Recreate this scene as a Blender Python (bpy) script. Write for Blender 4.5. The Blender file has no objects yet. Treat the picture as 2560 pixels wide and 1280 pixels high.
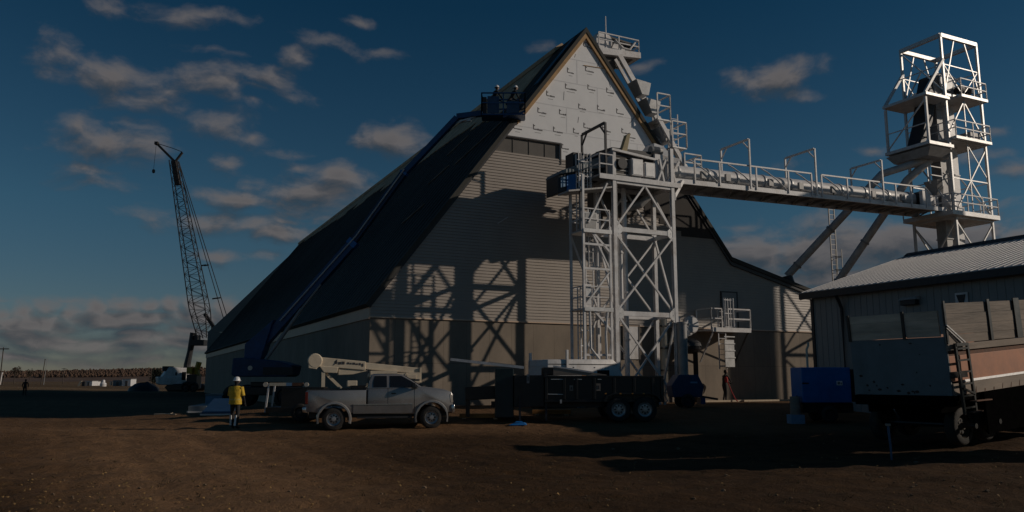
import bpy, bmesh, math, random
import numpy as np
from mathutils import Vector, Matrix
from math import sin, cos, pi, radians, sqrt, atan2, asin, tan

random.seed(7)
SC = bpy.context.scene
COL = SC.collection

# ------------------------------------------------------------------ camera
PITCH = radians(8.8); EYE = 1.75; FPX = 1991.0
cam_d = bpy.data.cameras.new('camera'); cam = bpy.data.objects.new('camera', cam_d); COL.objects.link(cam)
cam.location = (0, 0, EYE); cam.rotation_euler = (radians(90) + PITCH, 0, 0)
cam_d.sensor_width = 36; cam_d.lens = 28.0; cam_d.clip_start = 0.1; cam_d.clip_end = 9000
SC.camera = cam

# ------------------------------------------------------------------ light
SUN_EL = radians(20.5); SUN_AZ = radians(-2.0)          # azimuth measured from +x towards +y
SUN_DIR = Vector((cos(SUN_EL) * cos(SUN_AZ), cos(SUN_EL) * sin(SUN_AZ), sin(SUN_EL)))
sd = bpy.data.lights.new('sun', 'SUN'); so = bpy.data.objects.new('sun', sd); COL.objects.link(so)
sd.energy = 4.2; sd.angle = radians(0.55); sd.color = (1.0, 0.86, 0.71)
so.rotation_euler = (-SUN_DIR).to_track_quat('-Z', 'Y').to_euler(); so.location = (40, 0, 40)
SC.view_settings.view_transform = 'Standard'; SC.view_settings.look = 'None'
SC.view_settings.exposure = -1.2; SC.view_settings.gamma = 1.0
SKY_STRENGTH = 0.06

def ray(px, py):
    cx = (px - 1280) / FPX; cy = (640 - py) / FPX
    return Vector((cx, cos(PITCH) - cy * sin(PITCH), sin(PITCH) + cy * cos(PITCH)))

def dir_azel(px, py):
    d = ray(px, py).normalized()
    return atan2(d.x, d.y), asin(d.z)

def at(px, py, Y):
    d = ray(px, py); k = Y / d.y
    return Vector((0, 0, EYE)) + d * k

# ------------------------------------------------------------------ world: sky and clouds
w = bpy.data.worlds.new('World'); SC.world = w; w.use_nodes = True
nt = w.node_tree; nt.nodes.clear(); N = nt.nodes; LK = nt.links
def nd(t, **k):
    n = N.new(t)
    for a, v in k.items(): setattr(n, a, v)
    return n
def wmath(op, a, b=None, c=None, clamp=False):
    n = nd('ShaderNodeMath', operation=op, use_clamp=clamp)
    for i, v in enumerate((a, b, c)):
        if v is None: continue
        if isinstance(v, (int, float)): n.inputs[i].default_value = v
        else: LK.new(v, n.inputs[i])
    return n.outputs[0]
out = nd('ShaderNodeOutputWorld'); bg = nd('ShaderNodeBackground'); LK.new(bg.outputs[0], out.inputs[0])
sky = nd('ShaderNodeTexSky'); sky.sky_type = 'NISHITA'; sky.sun_disc = False
sky.sun_elevation = SUN_EL; sky.sun_rotation = pi / 2 - SUN_AZ
sky.altitude = 400; sky.air_density = 1.0; sky.dust_density = 0.35; sky.ozone_density = 3.0
tc = nd('ShaderNodeTexCoord'); sep = nd('ShaderNodeSeparateXYZ'); LK.new(tc.outputs['Generated'], sep.inputs[0])
az = wmath('ARCTAN2', sep.outputs[0], sep.outputs[1]); el = wmath('ARCSINE', sep.outputs[2])
comb = nd('ShaderNodeCombineXYZ'); LK.new(az, comb.inputs[0]); LK.new(el, comb.inputs[1])
def wnoise(scale, detail, rough, vec, stretch=(1, 1, 1), off=(0, 0, 0)):
    m = nd('ShaderNodeMapping'); m.inputs['Scale'].default_value = stretch; m.inputs['Location'].default_value = off
    LK.new(vec, m.inputs['Vector'])
    n = nd('ShaderNodeTexNoise'); n.inputs['Scale'].default_value = scale; n.inputs['Detail'].default_value = detail
    n.inputs['Roughness'].default_value = rough; LK.new(m.outputs[0], n.inputs['Vector'])
    return n
wn = wnoise(9, 3, .5, comb.outputs[0])
warp = nd('ShaderNodeVectorMath', operation='MULTIPLY_ADD')
LK.new(wn.outputs['Color'], warp.inputs[0]); warp.inputs[1].default_value = (.07, .035, 0)
LK.new(comb.outputs[0], warp.inputs[2])
warp2 = nd('ShaderNodeVectorMath', operation='SUBTRACT'); LK.new(warp.outputs[0], warp2.inputs[0]); warp2.inputs[1].default_value = (.035, .0175, 0)
CL = [(155,130,60,45,.75),(310,195,120,55,.95),(345,240,110,28,.8),(420,228,60,28,.7),(520,210,95,38,1.0),(665,200,70,30,.85),(640,225,120,16,.6),
 (280,355,135,55,1.05),(185,310,50,32,.7),(210,415,80,22,.7),(235,455,80,20,.6),(440,40,80,26,.7),(290,12,60,20,.6),(510,35,70,18,.5),
 (560,318,75,38,.85),(635,335,35,18,.6),(560,400,36,30,.75),(640,262,40,12,.5),(815,100,75,20,.75),(740,140,45,20,.75),(905,50,45,15,.65),(980,132,60,12,.45),(535,128,60,10,.4),
 (985,352,110,42,1.3),(620,497,150,26,1.0),(785,488,150,62,1.15),(840,440,80,36,.9),(760,415,60,16,.7),(560,560,170,28,.95),(470,545,60,20,.8),(720,592,120,30,1.0),(740,380,60,10,.45),
 (560,632,70,22,.85),(690,640,80,14,.55),(740,562,110,14,.6),
 (90,805,200,30,1.2),(330,800,220,34,1.2),(520,795,130,34,1.2),(250,852,380,34,1.1),(18,782,32,22,1.15),(70,778,34,24,1.15),(128,772,36,26,1.15),(185,782,34,22,1.15),(250,770,44,26,1.15),(320,762,46,28,1.15),(385,768,40,26,1.15),(440,770,42,32,1.15),(500,765,44,34,1.15),(560,770,40,34,1.15),(600,775,34,26,1.15),(60,835,60,14,1.15),(180,842,70,13,1.15),(330,838,80,15,1.15),(470,830,70,16,1.15),(450,860,220,34,1.1),(90,890,160,16,.95),(350,900,180,14,.8),(620,850,120,50,1.0),(20,750,60,8,.4),(170,750,90,8,.5),
 (1930,200,120,42,1.05),(1985,222,60,28,.8),(1380,128,40,10,.4),(1600,165,50,10,.4),
 (1900,645,100,50,1.3),(2060,640,200,75,1.5),(2220,615,140,62,1.45),(2380,595,180,50,1.3),(2520,612,140,55,1.25),(2100,700,320,45,1.3),(2540,415,55,20,.9),(2165,380,40,15,.75),(1850,575,40,10,.55),(2520,500,40,14,.5),(2000,415,70,14,.4),(2480,325,50,10,.4),(2420,385,60,18,.6)]
def field(off):
    base = warp2.outputs[0]
    if off:
        vo = nd('ShaderNodeVectorMath', operation='ADD'); LK.new(base, vo.inputs[0]); vo.inputs[1].default_value = (*off, 0); base = vo.outputs[0]
    acc = None
    for (px, py, wx, wy, st) in CL:
        a0, e0 = dir_azel(px, py)
        v1 = nd('ShaderNodeVectorMath', operation='SUBTRACT'); LK.new(base, v1.inputs[0]); v1.inputs[1].default_value = (a0, e0, 0)
        v2 = nd('ShaderNodeVectorMath', operation='MULTIPLY'); LK.new(v1.outputs[0], v2.inputs[0]); v2.inputs[1].default_value = (1 / (wx * 1.35 / FPX), 1 / (wy * 1.35 / FPX), 0)
        v3 = nd('ShaderNodeVectorMath', operation='LENGTH'); LK.new(v2.outputs[0], v3.inputs[0])
        m = wmath('MULTIPLY_ADD', v3.outputs['Value'], -st, st)
        acc = m if acc is None else wmath('SMOOTH_MAX', acc, m, .10)
    acc = wmath('MAXIMUM', acc, -.6)
    n = wnoise(19, 8, .56, base, (1, 1.8, 1))
    f = wmath('MULTIPLY_ADD', n.outputs['Fac'], 2.1, -1.15)
    return wmath('ADD', f, acc)
d1 = field(None); d2 = field((.006, .013))
mr = nd('ShaderNodeMapRange', interpolation_type='SMOOTHSTEP'); LK.new(d1, mr.inputs[0])
mr.inputs[1].default_value = -.12; mr.inputs[2].default_value = 1.0; mr.inputs[3].default_value = 0; mr.inputs[4].default_value = .92
cover = mr.outputs[0]
rel = wmath('SUBTRACT', d1, d2)                      # thinner towards the light: a lit rim; thicker: a shaded underside
lit = wmath('MULTIPLY_ADD', rel, 1.15, .52, clamp=True)
thick = nd('ShaderNodeMapRange'); LK.new(d1, thick.inputs[0]); thick.inputs[1].default_value = .35; thick.inputs[2].default_value = 1.5
thick.inputs[3].default_value = 1.0; thick.inputs[4].default_value = .62
litf = wmath('MULTIPLY', lit, thick.outputs[0])
cr = nd('ShaderNodeValToRGB'); LK.new(litf, cr.inputs[0])
CS = 1.0 / SKY_STRENGTH
e = cr.color_ramp.elements
e[0].position = .08; e[0].color = (.078, .106, .138, 1)
e[1].position = .88; e[1].color = (.30, .275, .272, 1)
em = cr.color_ramp.elements.new(.48); em.color = (.168, .166, .178, 1)
cs = nd('ShaderNodeVectorMath', operation='SCALE'); LK.new(cr.outputs[0], cs.inputs[0]); cs.inputs['Scale'].default_value = CS
# deep polarised blue overhead
gr = nd('ShaderNodeValToRGB'); LK.new(wmath('MULTIPLY', el, 1 / .6), gr.inputs[0])
ge = gr.color_ramp.elements; ge[0].position = 0; ge[0].color = (.84, .80, .88, 1); ge[1].position = .76; ge[1].color = (.20, .66, .80, 1)
gm = ge.new(.33); gm.color = (.58, .95, 1.0, 1)
hs = nd('ShaderNodeMix', data_type='RGBA', blend_type='MULTIPLY'); hs.inputs[0].default_value = 1; LK.new(sky.outputs[0], hs.inputs[6]); LK.new(gr.outputs[0], hs.inputs[7])
mix = nd('ShaderNodeMix', data_type='RGBA'); LK.new(cover, mix.inputs[0]); LK.new(hs.outputs[2], mix.inputs[6]); LK.new(cs.outputs[0], mix.inputs[7])
LK.new(mix.outputs[2], bg.inputs[0]); bg.inputs[1].default_value = SKY_STRENGTH

# ------------------------------------------------------------------ materials
MATS = {}
def mat(name, col, rough=.6, metal=0.0, var=.25, scale=3.0, bump=0.0, bscale=None, spec=None, stretch=(1, 1, 1), dirt=None, dirt_amt=.4, coat=0):
    if name in MATS: return MATS[name]
    m = bpy.data.materials.new(name); m.use_nodes = True; t = m.node_tree; b = t.nodes['Principled BSDF']
    b.inputs['Roughness'].default_value = rough; b.inputs['Metallic'].default_value = metal
    if coat: b.inputs['Coat Weight'].default_value = coat
    if spec is not None: b.inputs['Specular IOR Level'].default_value = spec
    co = t.nodes.new('ShaderNodeTexCoord'); mp = t.nodes.new('ShaderNodeMapping'); mp.inputs['Scale'].default_value = stretch
    t.links.new(co.outputs['Object'], mp.inputs[0])
    n = t.nodes.new('ShaderNodeTexNoise'); n.inputs['Scale'].default_value = scale; n.inputs['Detail'].default_value = 6; n.inputs['Roughness'].default_value = .62
    t.links.new(mp.outputs[0], n.inputs['Vector'])
    r = t.nodes.new('ShaderNodeValToRGB'); r.color_ramp.elements[0].position = .3; r.color_ramp.elements[1].position = .72
    lo = [max(0, c * (1 - var)) for c in col]; hi = [min(1, c * (1 + var)) for c in col]
    r.color_ramp.elements[0].color = (*lo, 1); r.color_ramp.elements[1].color = (*hi, 1)
    t.links.new(n.outputs['Fac'], r.inputs[0]); last = r.outputs[0]
    if dirt:
        n3 = t.nodes.new('ShaderNodeTexNoise'); n3.inputs['Scale'].default_value = scale * .45; n3.inputs['Detail'].default_value = 8; n3.inputs['Roughness'].default_value = .7
        t.links.new(mp.outputs[0], n3.inputs['Vector'])
        mr = t.nodes.new('ShaderNodeMapRange'); mr.inputs[1].default_value = .52; mr.inputs[2].default_value = .68; mr.inputs[4].default_value = dirt_amt
        t.links.new(n3.outputs['Fac'], mr.inputs[0])
        mx = t.nodes.new('ShaderNodeMix'); mx.data_type = 'RGBA'; t.links.new(mr.outputs[0], mx.inputs[0]); t.links.new(last, mx.inputs[6]); mx.inputs[7].default_value = (*dirt, 1)
        last = mx.outputs[2]
    t.links.new(last, b.inputs['Base Color'])
    rr = t.nodes.new('ShaderNodeMapRange'); rr.inputs[3].default_value = max(0, rough - .1); rr.inputs[4].default_value = min(1, rough + .12)
    t.links.new(n.outputs['Fac'], rr.inputs[0]); t.links.new(rr.outputs[0], b.inputs['Roughness'])
    if bump:
        n2 = t.nodes.new('ShaderNodeTexNoise'); n2.inputs['Scale'].default_value = bscale or scale * 4; n2.inputs['Detail'].default_value = 5
        t.links.new(mp.outputs[0], n2.inputs['Vector'])
        bp = t.nodes.new('ShaderNodeBump'); bp.inputs['Strength'].default_value = bump; bp.inputs['Distance'].default_value = .03
        t.links.new(n2.outputs['Fac'], bp.inputs['Height']); t.links.new(bp.outputs[0], b.inputs['Normal'])
    MATS[name] = m
    return m

M_white = mat('white_painted_steel', (.66, .65, .65), .45, 0, .16, 2.5, .15, dirt=(.34, .26, .20), dirt_amt=.5)
M_galv = mat('galvanised_steel', (.56, .56, .56), .42, .25, .14, 3, .12, dirt=(.38, .34, .30), dirt_amt=.3)
M_galvdull = mat('dull_galvanised_steel', (.30, .30, .30), .55, .2, .2, 3, .1, dirt=(.16, .13, .1), dirt_amt=.4)
M_siding = mat('tan_steel_siding', (.345, .30, .26), .5, 0, .08, .7, .03)
M_wrap = mat('white_house_wrap', (.74, .745, .76), .6, 0, .05, 1.2, .35, 1.4)
M_ink = mat('dark_ink', (.05, .045, .05), .7, 0, .2, 5)
M_inkpale = mat('pale_ink', (.33, .33, .34), .7, 0, .2, 5)
M_rakewood = mat('bare_wood_trim', (.40, .24, .105), .7, 0, .25, 3, .2)
M_fascia = mat('cream_fascia_metal', (.62, .46, .34), .55, 0, .12, .6, .05)
M_roof = mat('dark_roof_metal', (.058, .057, .052), .7, 0, .35, .35, .3, 1.2, stretch=(1, 1, .25), spec=.15)
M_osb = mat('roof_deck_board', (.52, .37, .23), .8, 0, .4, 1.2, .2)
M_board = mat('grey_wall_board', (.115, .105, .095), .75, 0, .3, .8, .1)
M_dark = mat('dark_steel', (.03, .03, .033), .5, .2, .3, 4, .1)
M_black = mat('black_paint', (.012, .012, .013), .35, 0, .3, 4, .05, dirt=(.05, .035, .025), dirt_amt=.4)
M_shade = mat('shade_black', (.004, .004, .004), .95, 0, .3, 4, spec=0)
M_rubber = mat('tyre_rubber', (.022, .021, .02), .8, 0, .3, 9, .4, dirt=(.09, .065, .045), dirt_amt=.6)
M_rim = mat('steel_rim', (.45, .45, .46), .35, .7, .15, 6)
M_glass = mat('dark_vehicle_glass', (.012, .013, .015), .06, 0, .1, 2, spec=.6)
M_chrome = mat('chrome', (.6, .6, .6), .18, .9, .1, 5)
M_blue = mat('blue_machine_paint', (.007, .06, .18), .4, 0, .2, 3, .05, dirt=(.03, .05, .1), dirt_amt=.4)
M_deepblue = mat('deep_blue_paint', (.010, .15, .44), .45, 0, .15, 2, .05, dirt=(.03, .06, .15), dirt_amt=.4)
M_navy = mat('navy_machine_paint', (.012, .045, .11), .5, 0, .3, 3, .1)
M_silver = mat('pewter_car_paint', (.305, .295, .29), .25, .35, .06, 2, coat=.5, dirt=(.22, .17, .13), dirt_amt=.35)
M_pewter_low = mat('grey_lower_cladding', (.17, .16, .155), .4, .2, .12, 3, dirt=(.15, .11, .08), dirt_amt=.5)
M_cream = mat('cream_machine_paint', (.68, .58, .44), .45, 0, .1, 2.5, .08, dirt=(.38, .28, .18), dirt_amt=.35)
M_tail = mat('dark_red_lens', (.10, .012, .01), .2, 0, .1, 4)
M_lens = mat('clear_lamp_lens', (.62, .56, .48), .12, 0, .1, 4, spec=.7)
M_amber = mat('amber_lens', (.6, .25, .05), .2, 0, .1, 4)
M_red = mat('red_cloth', (.42, .03, .03), .8, 0, .2, 6)
M_skin = mat('skin', (.42, .26, .19), .55, 0, .08, 8)
M_yellow = mat('hi_vis_yellow_cloth', (.62, .40, .03), .75, 0, .22, 9, .5, 14)
M_orange = mat('hi_vis_orange_cloth', (.6, .2, .03), .75, 0, .2, 9)
M_blackcloth = mat('black_cloth', (.012, .012, .014), .85, 0, .3, 9, .3)
M_darkcloth = mat('dark_work_cloth', (.018, .017, .018), .85, 0, .3, 9, .3)
M_reflect = mat('reflective_tape', (.8, .8, .78), .4, 0, .05, 5)
M_hat = mat('white_hard_hat', (.78, .78, .78), .35, 0, .05, 3)
M_timber = mat('weathered_timber', (.20, .165, .135), .8, 0, .5, 1.1, .5, 5, stretch=(.35, .35, 3.5), dirt=(.07, .05, .04), dirt_amt=.6)
M_canvas = mat('tan_board', (.30, .245, .20), .8, 0, .3, 1.4, .3, 5, stretch=(.4, .4, 2))
M_orangep = mat('faded_orange_paint', (.42, .17, .085), .6, 0, .25, 1.6, .1, dirt=(.25, .12, .07), dirt_amt=.6)
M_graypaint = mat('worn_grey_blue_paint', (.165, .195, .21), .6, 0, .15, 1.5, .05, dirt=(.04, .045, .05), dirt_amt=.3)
M_shed = mat('grey_shed_siding', (.24, .25, .25), .5, 0, .08, .8, .03)
M_shedroof = mat('pale_corrugated_roof', (.42, .42, .43), .45, .3, .1, .8, .05)
M_conc = None
M_plank = mat('new_lumber', (.55, .45, .33), .75, 0, .2, 2, .2, stretch=(4, 1, 1))
M_orangewood = mat('orange_lumber', (.45, .22, .07), .75, 0, .3, 2, .2)
M_crane = mat('crane_lattice_paint', (.045, .04, .038), .6, 0, .3, 3)
M_rustbrown = mat('rusty_brown_steel', (.13, .06, .035), .8, .1, .4, 3, .3)
M_paleblue = mat('pale_blue_plastic', (.16, .30, .46), .5, 0, .15, 3)
M_woodpole = mat('grey_timber_pole', (.07, .055, .045), .85, 0, .3, 2, .3)
M_leaf = mat('bare_autumn_crown', (.055, .04, .028), .9, 0, .4, .6)
M_conifer = mat('dark_conifer', (.02, .026, .018), .9, 0, .4, .5)
M_brownwood = mat('leafless_brown_woods', (.10, .06, .04), .9, 0, .3, .05)
M_tarp = mat('black_tarp', (.012, .012, .014), .45, 0, .3, 2, .3)
M_mesh = mat('grating_steel', (.36, .35, .34), .55, .2, .2, 5, .2)
M_yellowpaint = mat('yellow_machine_paint', (.55, .30, .02), .45, 0, .15, 3)

def concrete():
    m = bpy.data.materials.new('cast_concrete'); m.use_nodes = True; t = m.node_tree; b = t.nodes['Principled BSDF']; b.inputs['Roughness'].default_value = .85
    co = t.nodes.new('ShaderNodeTexCoord'); sp = t.nodes.new('ShaderNodeSeparateXYZ'); t.links.new(co.outputs['Object'], sp.inputs[0])
    ad = t.nodes.new('ShaderNodeMath'); ad.operation = 'ADD'; t.links.new(sp.outputs[0], ad.inputs[0]); t.links.new(sp.outputs[1], ad.inputs[1])
    cb = t.nodes.new('ShaderNodeCombineXYZ'); t.links.new(ad.outputs[0], cb.inputs[0]); t.links.new(sp.outputs[2], cb.inputs[1])
    br = t.nodes.new('ShaderNodeTexBrick'); br.offset = 0; br.inputs['Scale'].default_value = 1; br.inputs['Brick Width'].default_value = 1.22; br.inputs['Row Height'].default_value = 2.05
    br.inputs['Mortar Size'].default_value = .012; br.inputs['Mortar Smooth'].default_value = .6; br.inputs['Bias'].default_value = 0
    br.inputs['Color1'].default_value = (.285, .238, .19, 1); br.inputs['Color2'].default_value = (.255, .212, .168, 1); br.inputs['Mortar'].default_value = (.15, .115, .085, 1)
    t.links.new(cb.outputs[0], br.inputs['Vector'])
    n = t.nodes.new('ShaderNodeTexNoise'); n.inputs['Scale'].default_value = .9; n.inputs['Detail'].default_value = 9; n.inputs['Roughness'].default_value = .7
    mp = t.nodes.new('ShaderNodeMapping'); mp.inputs['Scale'].default_value = (1, 1, .45); t.links.new(co.outputs['Object'], mp.inputs[0]); t.links.new(mp.outputs[0], n.inputs['Vector'])
    r = t.nodes.new('ShaderNodeValToRGB'); r.color_ramp.elements[0].position = .3; r.color_ramp.elements[0].color = (.72, .72, .72, 1); r.color_ramp.elements[1].position = .7; r.color_ramp.elements[1].color = (1.12, 1.1, 1.08, 1)
    t.links.new(n.outputs['Fac'], r.inputs[0])
    mx = t.nodes.new('ShaderNodeMix'); mx.data_type = 'RGBA'; mx.blend_type = 'MULTIPLY'; mx.inputs[0].default_value = 1
    t.links.new(br.outputs['Color'], mx.inputs[6]); t.links.new(r.outputs[0], mx.inputs[7]); t.links.new(mx.outputs[2], b.inputs['Base Color'])
    bp = t.nodes.new('ShaderNodeBump'); bp.inputs['Strength'].default_value = .25; bp.inputs['Distance'].default_value = .02; t.links.new(br.outputs['Fac'], bp.inputs['Height']); bp.invert = True
    t.links.new(bp.outputs[0], b.inputs['Normal'])
    return m
M_conc = concrete()

def dirt_ground():
    m = bpy.data.materials.new('churned_dirt'); m.use_nodes = True; t = m.node_tree; b = t.nodes['Principled BSDF']; b.inputs['Roughness'].default_value = .95; b.inputs['Specular IOR Level'].default_value = .15
    co = t.nodes.new('ShaderNodeTexCoord')
    def noise(s, d, r, st=(1, 1, 1), rot=0):
        m0 = t.nodes.new('ShaderNodeMapping'); m0.inputs['Rotation'].default_value = (0, 0, rot); t.links.new(co.outputs['Object'], m0.inputs[0])
        mp = t.nodes.new('ShaderNodeMapping'); mp.inputs['Scale'].default_value = st; t.links.new(m0.outputs[0], mp.inputs[0])
        n = t.nodes.new('ShaderNodeTexNoise'); n.inputs['Scale'].default_value = s; n.inputs['Detail'].default_value = d; n.inputs['Roughness'].default_value = r; t.links.new(mp.outputs[0], n.inputs['Vector']); return n
    a = noise(.22, 6, .6); c = noise(3.2, 8, .68); g = noise(28, 4, .7); tr = noise(.8, 5, .6, (.16, 2.4, 1), radians(-119))
    r = t.nodes.new('ShaderNodeValToRGB'); E = r.color_ramp.elements
    E[0].position = .3; E[0].color = (.028, .014, .0055, 1); E[1].position = .72; E[1].color = (.125, .063, .024, 1)
    x = E.new(.52); x.color = (.064, .034, .0145, 1)
    mm = t.nodes.new('ShaderNodeMix'); mm.data_type = 'FLOAT'; mm.inputs[0].default_value = .45; t.links.new(a.outputs['Fac'], mm.inputs[2]); t.links.new(c.outputs['Fac'], mm.inputs[3])
    m2 = t.nodes.new('ShaderNodeMix'); m2.data_type = 'FLOAT'; m2.inputs[0].default_value = .42; t.links.new(mm.outputs[0], m2.inputs[2]); t.links.new(tr.outputs['Fac'], m2.inputs[3])
    t.links.new(m2.outputs[0], r.inputs[0]); 
    # packed drive: paler worn band; far fields: straw
    at_ = t.nodes.new('ShaderNodeAttribute'); at_.attribute_name = 'drive'
    mx = t.nodes.new('ShaderNodeMix'); mx.data_type = 'RGBA'; t.links.new(at_.outputs['Fac'], mx.inputs[0]); t.links.new(r.outputs[0], mx.inputs[6])
    r2 = t.nodes.new('ShaderNodeValToRGB'); r2.color_ramp.elements[0].position = .35; r2.color_ramp.elements[0].color = (.180, .098, .048, 1); r2.color_ramp.elements[1].position = .7; r2.color_ramp.elements[1].color = (.285, .165, .086, 1)
    t.links.new(m2.outputs[0], r2.inputs[0]); t.links.new(r2.outputs[0], mx.inputs[7])
    af = t.nodes.new('ShaderNodeAttribute'); af.attribute_name = 'field'
    mf = t.nodes.new('ShaderNodeMix'); mf.data_type = 'RGBA'; t.links.new(af.outputs['Fac'], mf.inputs[0]); t.links.new(mx.outputs[2], mf.inputs[6])
    r3 = t.nodes.new('ShaderNodeValToRGB'); r3.color_ramp.elements[0].position = .4; r3.color_ramp.elements[0].color = (.10, .065, .035, 1); r3.color_ramp.elements[1].position = .62; r3.color_ramp.elements[1].color = (.20, .13, .07, 1)
    n4 = noise(.035, 5, .6, (1, 2.5, 1)); t.links.new(n4.outputs['Fac'], r3.inputs[0]); t.links.new(r3.outputs[0], mf.inputs[7])
    t.links.new(mf.outputs[2], b.inputs['Base Color'])
    ad = t.nodes.new('ShaderNodeMath'); ad.operation = 'MULTIPLY_ADD'; ad.inputs[1].default_value = .22; t.links.new(g.outputs['Fac'], ad.inputs[0]); t.links.new(c.outputs['Fac'], ad.inputs[2])
    bp = t.nodes.new('ShaderNodeBump'); bp.inputs['Strength'].default_value = .95; bp.inputs['Distance'].default_value = .12; t.links.new(ad.outputs[0], bp.inputs['Height']); t.links.new(bp.outputs[0], b.inputs['Normal'])
    return m
M_dirt = dirt_ground()

# ------------------------------------------------------------------ mesh helpers
class MB:
    def __init__(s, off=(0, 0, 0), unit=1.0):
        s.v = []; s.f = []; s.o = Vector(off); s.u = unit
    def add(s, vs, fs):
        b = len(s.v); s.v += [(Vector(p) + s.o) * s.u for p in vs]; s.f += [tuple(b + i for i in f) for f in fs]; return s
    def box(s, x0, x1, y0, y1, z0, z1):
        return s.add([(x0, y0, z0), (x1, y0, z0), (x1, y1, z0), (x0, y1, z0), (x0, y0, z1), (x1, y0, z1), (x1, y1, z1), (x0, y1, z1)],
                     [(3, 2, 1, 0), (4, 5, 6, 7), (0, 1, 5, 4), (1, 2, 6, 5), (2, 3, 7, 6), (3, 0, 4, 7)])
    def hexa(s, bot, top):
        return s.add(list(bot) + list(top), [(3, 2, 1, 0), (4, 5, 6, 7), (0, 1, 5, 4), (1, 2, 6, 5), (2, 3, 7, 6), (3, 0, 4, 7)])
    def bar(s, a, b, w=.1, h=None, up=(0, 0, 1)):
        a = Vector(a); b = Vector(b); h = h or w; d = (b - a).normalized(); u = Vector(up)
        if abs(d.dot(u)) > .97: u = Vector((0, 1, 0))
        x = d.cross(u).normalized() * (w / 2); y = x.cross(d).normalized() * (h / 2)
        return s.hexa([a - x - y, a + x - y, a + x + y, a - x + y], [b - x - y, b + x - y, b + x + y, b - x + y])
    def tube(s, pts, r, n=10, caps=True):
        pts = [Vector(p) for p in pts]; rs = r if isinstance(r, (list, tuple)) else [r] * len(pts)
        vs = []; fs = []
        d0 = (pts[1] - pts[0]).normalized(); u = Vector((0, 0, 1)) if abs(d0.z) < .9 else Vector((0, 1, 0))
        for i, p in enumerate(pts):
            d = ((pts[min(i + 1, len(pts) - 1)] - pts[max(i - 1, 0)])).normalized()
            x = d.cross(u).normalized(); y = x.cross(d).normalized()
            for k in range(n):
                a = 2 * pi * k / n; vs.append(p + (x * cos(a) + y * sin(a)) * rs[i])
        for i in range(len(pts) - 1):
            for k in range(n):
                fs.append((i * n + k, i * n + (k + 1) % n, (i + 1) * n + (k + 1) % n, (i + 1) * n + k))
        if caps: fs += [tuple(range(n - 1, -1, -1)), tuple((len(pts) - 1) * n + k for k in range(n))]
        return s.add(vs, fs)
    def prism(s, poly, a, b, axis='y'):
        # poly in the plane across `axis`; for y: (x,z); x: (y,z); z: (x,y)
        def P(p, t):
            return {'y': (p[0], t, p[1]), 'x': (t, p[0], p[1]), 'z': (p[0], p[1], t)}[axis]
        n = len(poly)
        return s.add([P(p, a) for p in poly] + [P(p, b) for p in poly],
                     [tuple(range(n)), tuple(range(2 * n - 1, n - 1, -1))] + [(i, i + n, (i + 1) % n + n, (i + 1) % n) for i in range(n)])
    def lathe(s, prof, c, axis='y', n=24):
        vs = []; fs = []; m = len(prof)
        for k in range(n):
            a = 2 * pi * k / n
            for (r, t) in prof:
                q = (r * cos(a), r * sin(a))
                vs.append({'y': (c[0] + q[0], c[1] + t, c[2] + q[1]), 'z': (c[0] + q[0], c[1] + q[1], c[2] + t), 'x': (c[0] + t, c[1] + q[0], c[2] + q[1])}[axis])
        for k in range(n):
            for i in range(m - 1):
                fs.append((k * m + i, k * m + i + 1, ((k + 1) % n) * m + i + 1, ((k + 1) % n) * m + i))
        return s.add(vs, fs)
    def build(s, name, material, parent=None, bevel=0, smooth=False, label=None):
        me = bpy.data.meshes.new(name); me.from_pydata([tuple(v) for v in s.v], [], s.f); me.update()
        bm = bmesh.new(); bm.from_mesh(me); bmesh.ops.recalc_face_normals(bm, faces=bm.faces)
        if bevel:
            es = [e for e in bm.edges if len(e.link_faces) == 2 and e.calc_face_angle(0) > .5]
            bmesh.ops.bevel(bm, geom=es, offset=bevel, segments=2, affect='EDGES', profile=.5, clamp_overlap=True)
        if smooth:
            for f in bm.faces: f.smooth = True
            for e in bm.edges:
                if len(e.link_faces) == 2 and e.calc_face_angle(0) > .7: e.smooth = False
        bm.to_mesh(me); bm.free()
        me.materials.append(material)
        o = bpy.data.objects.new(name, me); COL.objects.link(o)
        if parent: o.parent = parent
        if label: o['label'] = label
        return o

def tag(o, label=None, cat=None, group=None, kind=None):
    if label: o['label'] = label
    if cat: o['category'] = cat
    if group: o['group'] = group
    if kind: o['kind'] = kind
    return o
def thing(name, label, cat, loc=(0, 0, 0), rotz=0.0, group=None, tilt=0):
    o = bpy.data.objects.new(name, None); COL.objects.link(o); o.location = loc; o.rotation_euler = (0, tilt, rotz); o.empty_display_size = .3
    return tag(o, label, cat, group)

TH = radians(26.0)
A0 = Vector((-6.598, 37.0, 0)); UU = Vector((cos(TH), sin(TH), 0)); VV = Vector((-sin(TH), cos(TH), 0))
def BL(t, q, z): return A0 + UU * t - VV * q + Vector((0, 0, z))
# the steelwork is drawn on its own grid (unit .957 m) standing 1.55 m out from the gable
SU, ST, SQ, SZ = .957, -.442, 1.554, .075
GRID = {'steel': False}
def BS(t, q, z): return BL(SU * t + ST, SU * q + SQ, SU * z + SZ)
def blthing(name, label, cat, t, q, zb, group=None):
    st = GRID['steel']
    r = thing(name, label, cat, (BS if st else BL)(t, q, zb), TH, group)
    return r, (lambda: MB((-t, q, -zb), SU if st else 1.0))
# inside a blthing's builders, coordinates are (t, -q, z): along the gable wall, behind it, up
def onpl(px, py, q=0):
    n = -VV; d = ray(px, py); o = Vector((0, 0, EYE)); k = (A0 + n * q - o).dot(n) / d.dot(n); p = o + d * k
    return (p - A0).dot(UU), p.z
def copy_tree(o, parent=None):
    c = o.copy(); COL.objects.link(c)
    if parent: c.parent = parent
    for ch in list(o.children): copy_tree(ch, c)
    return c

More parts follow.
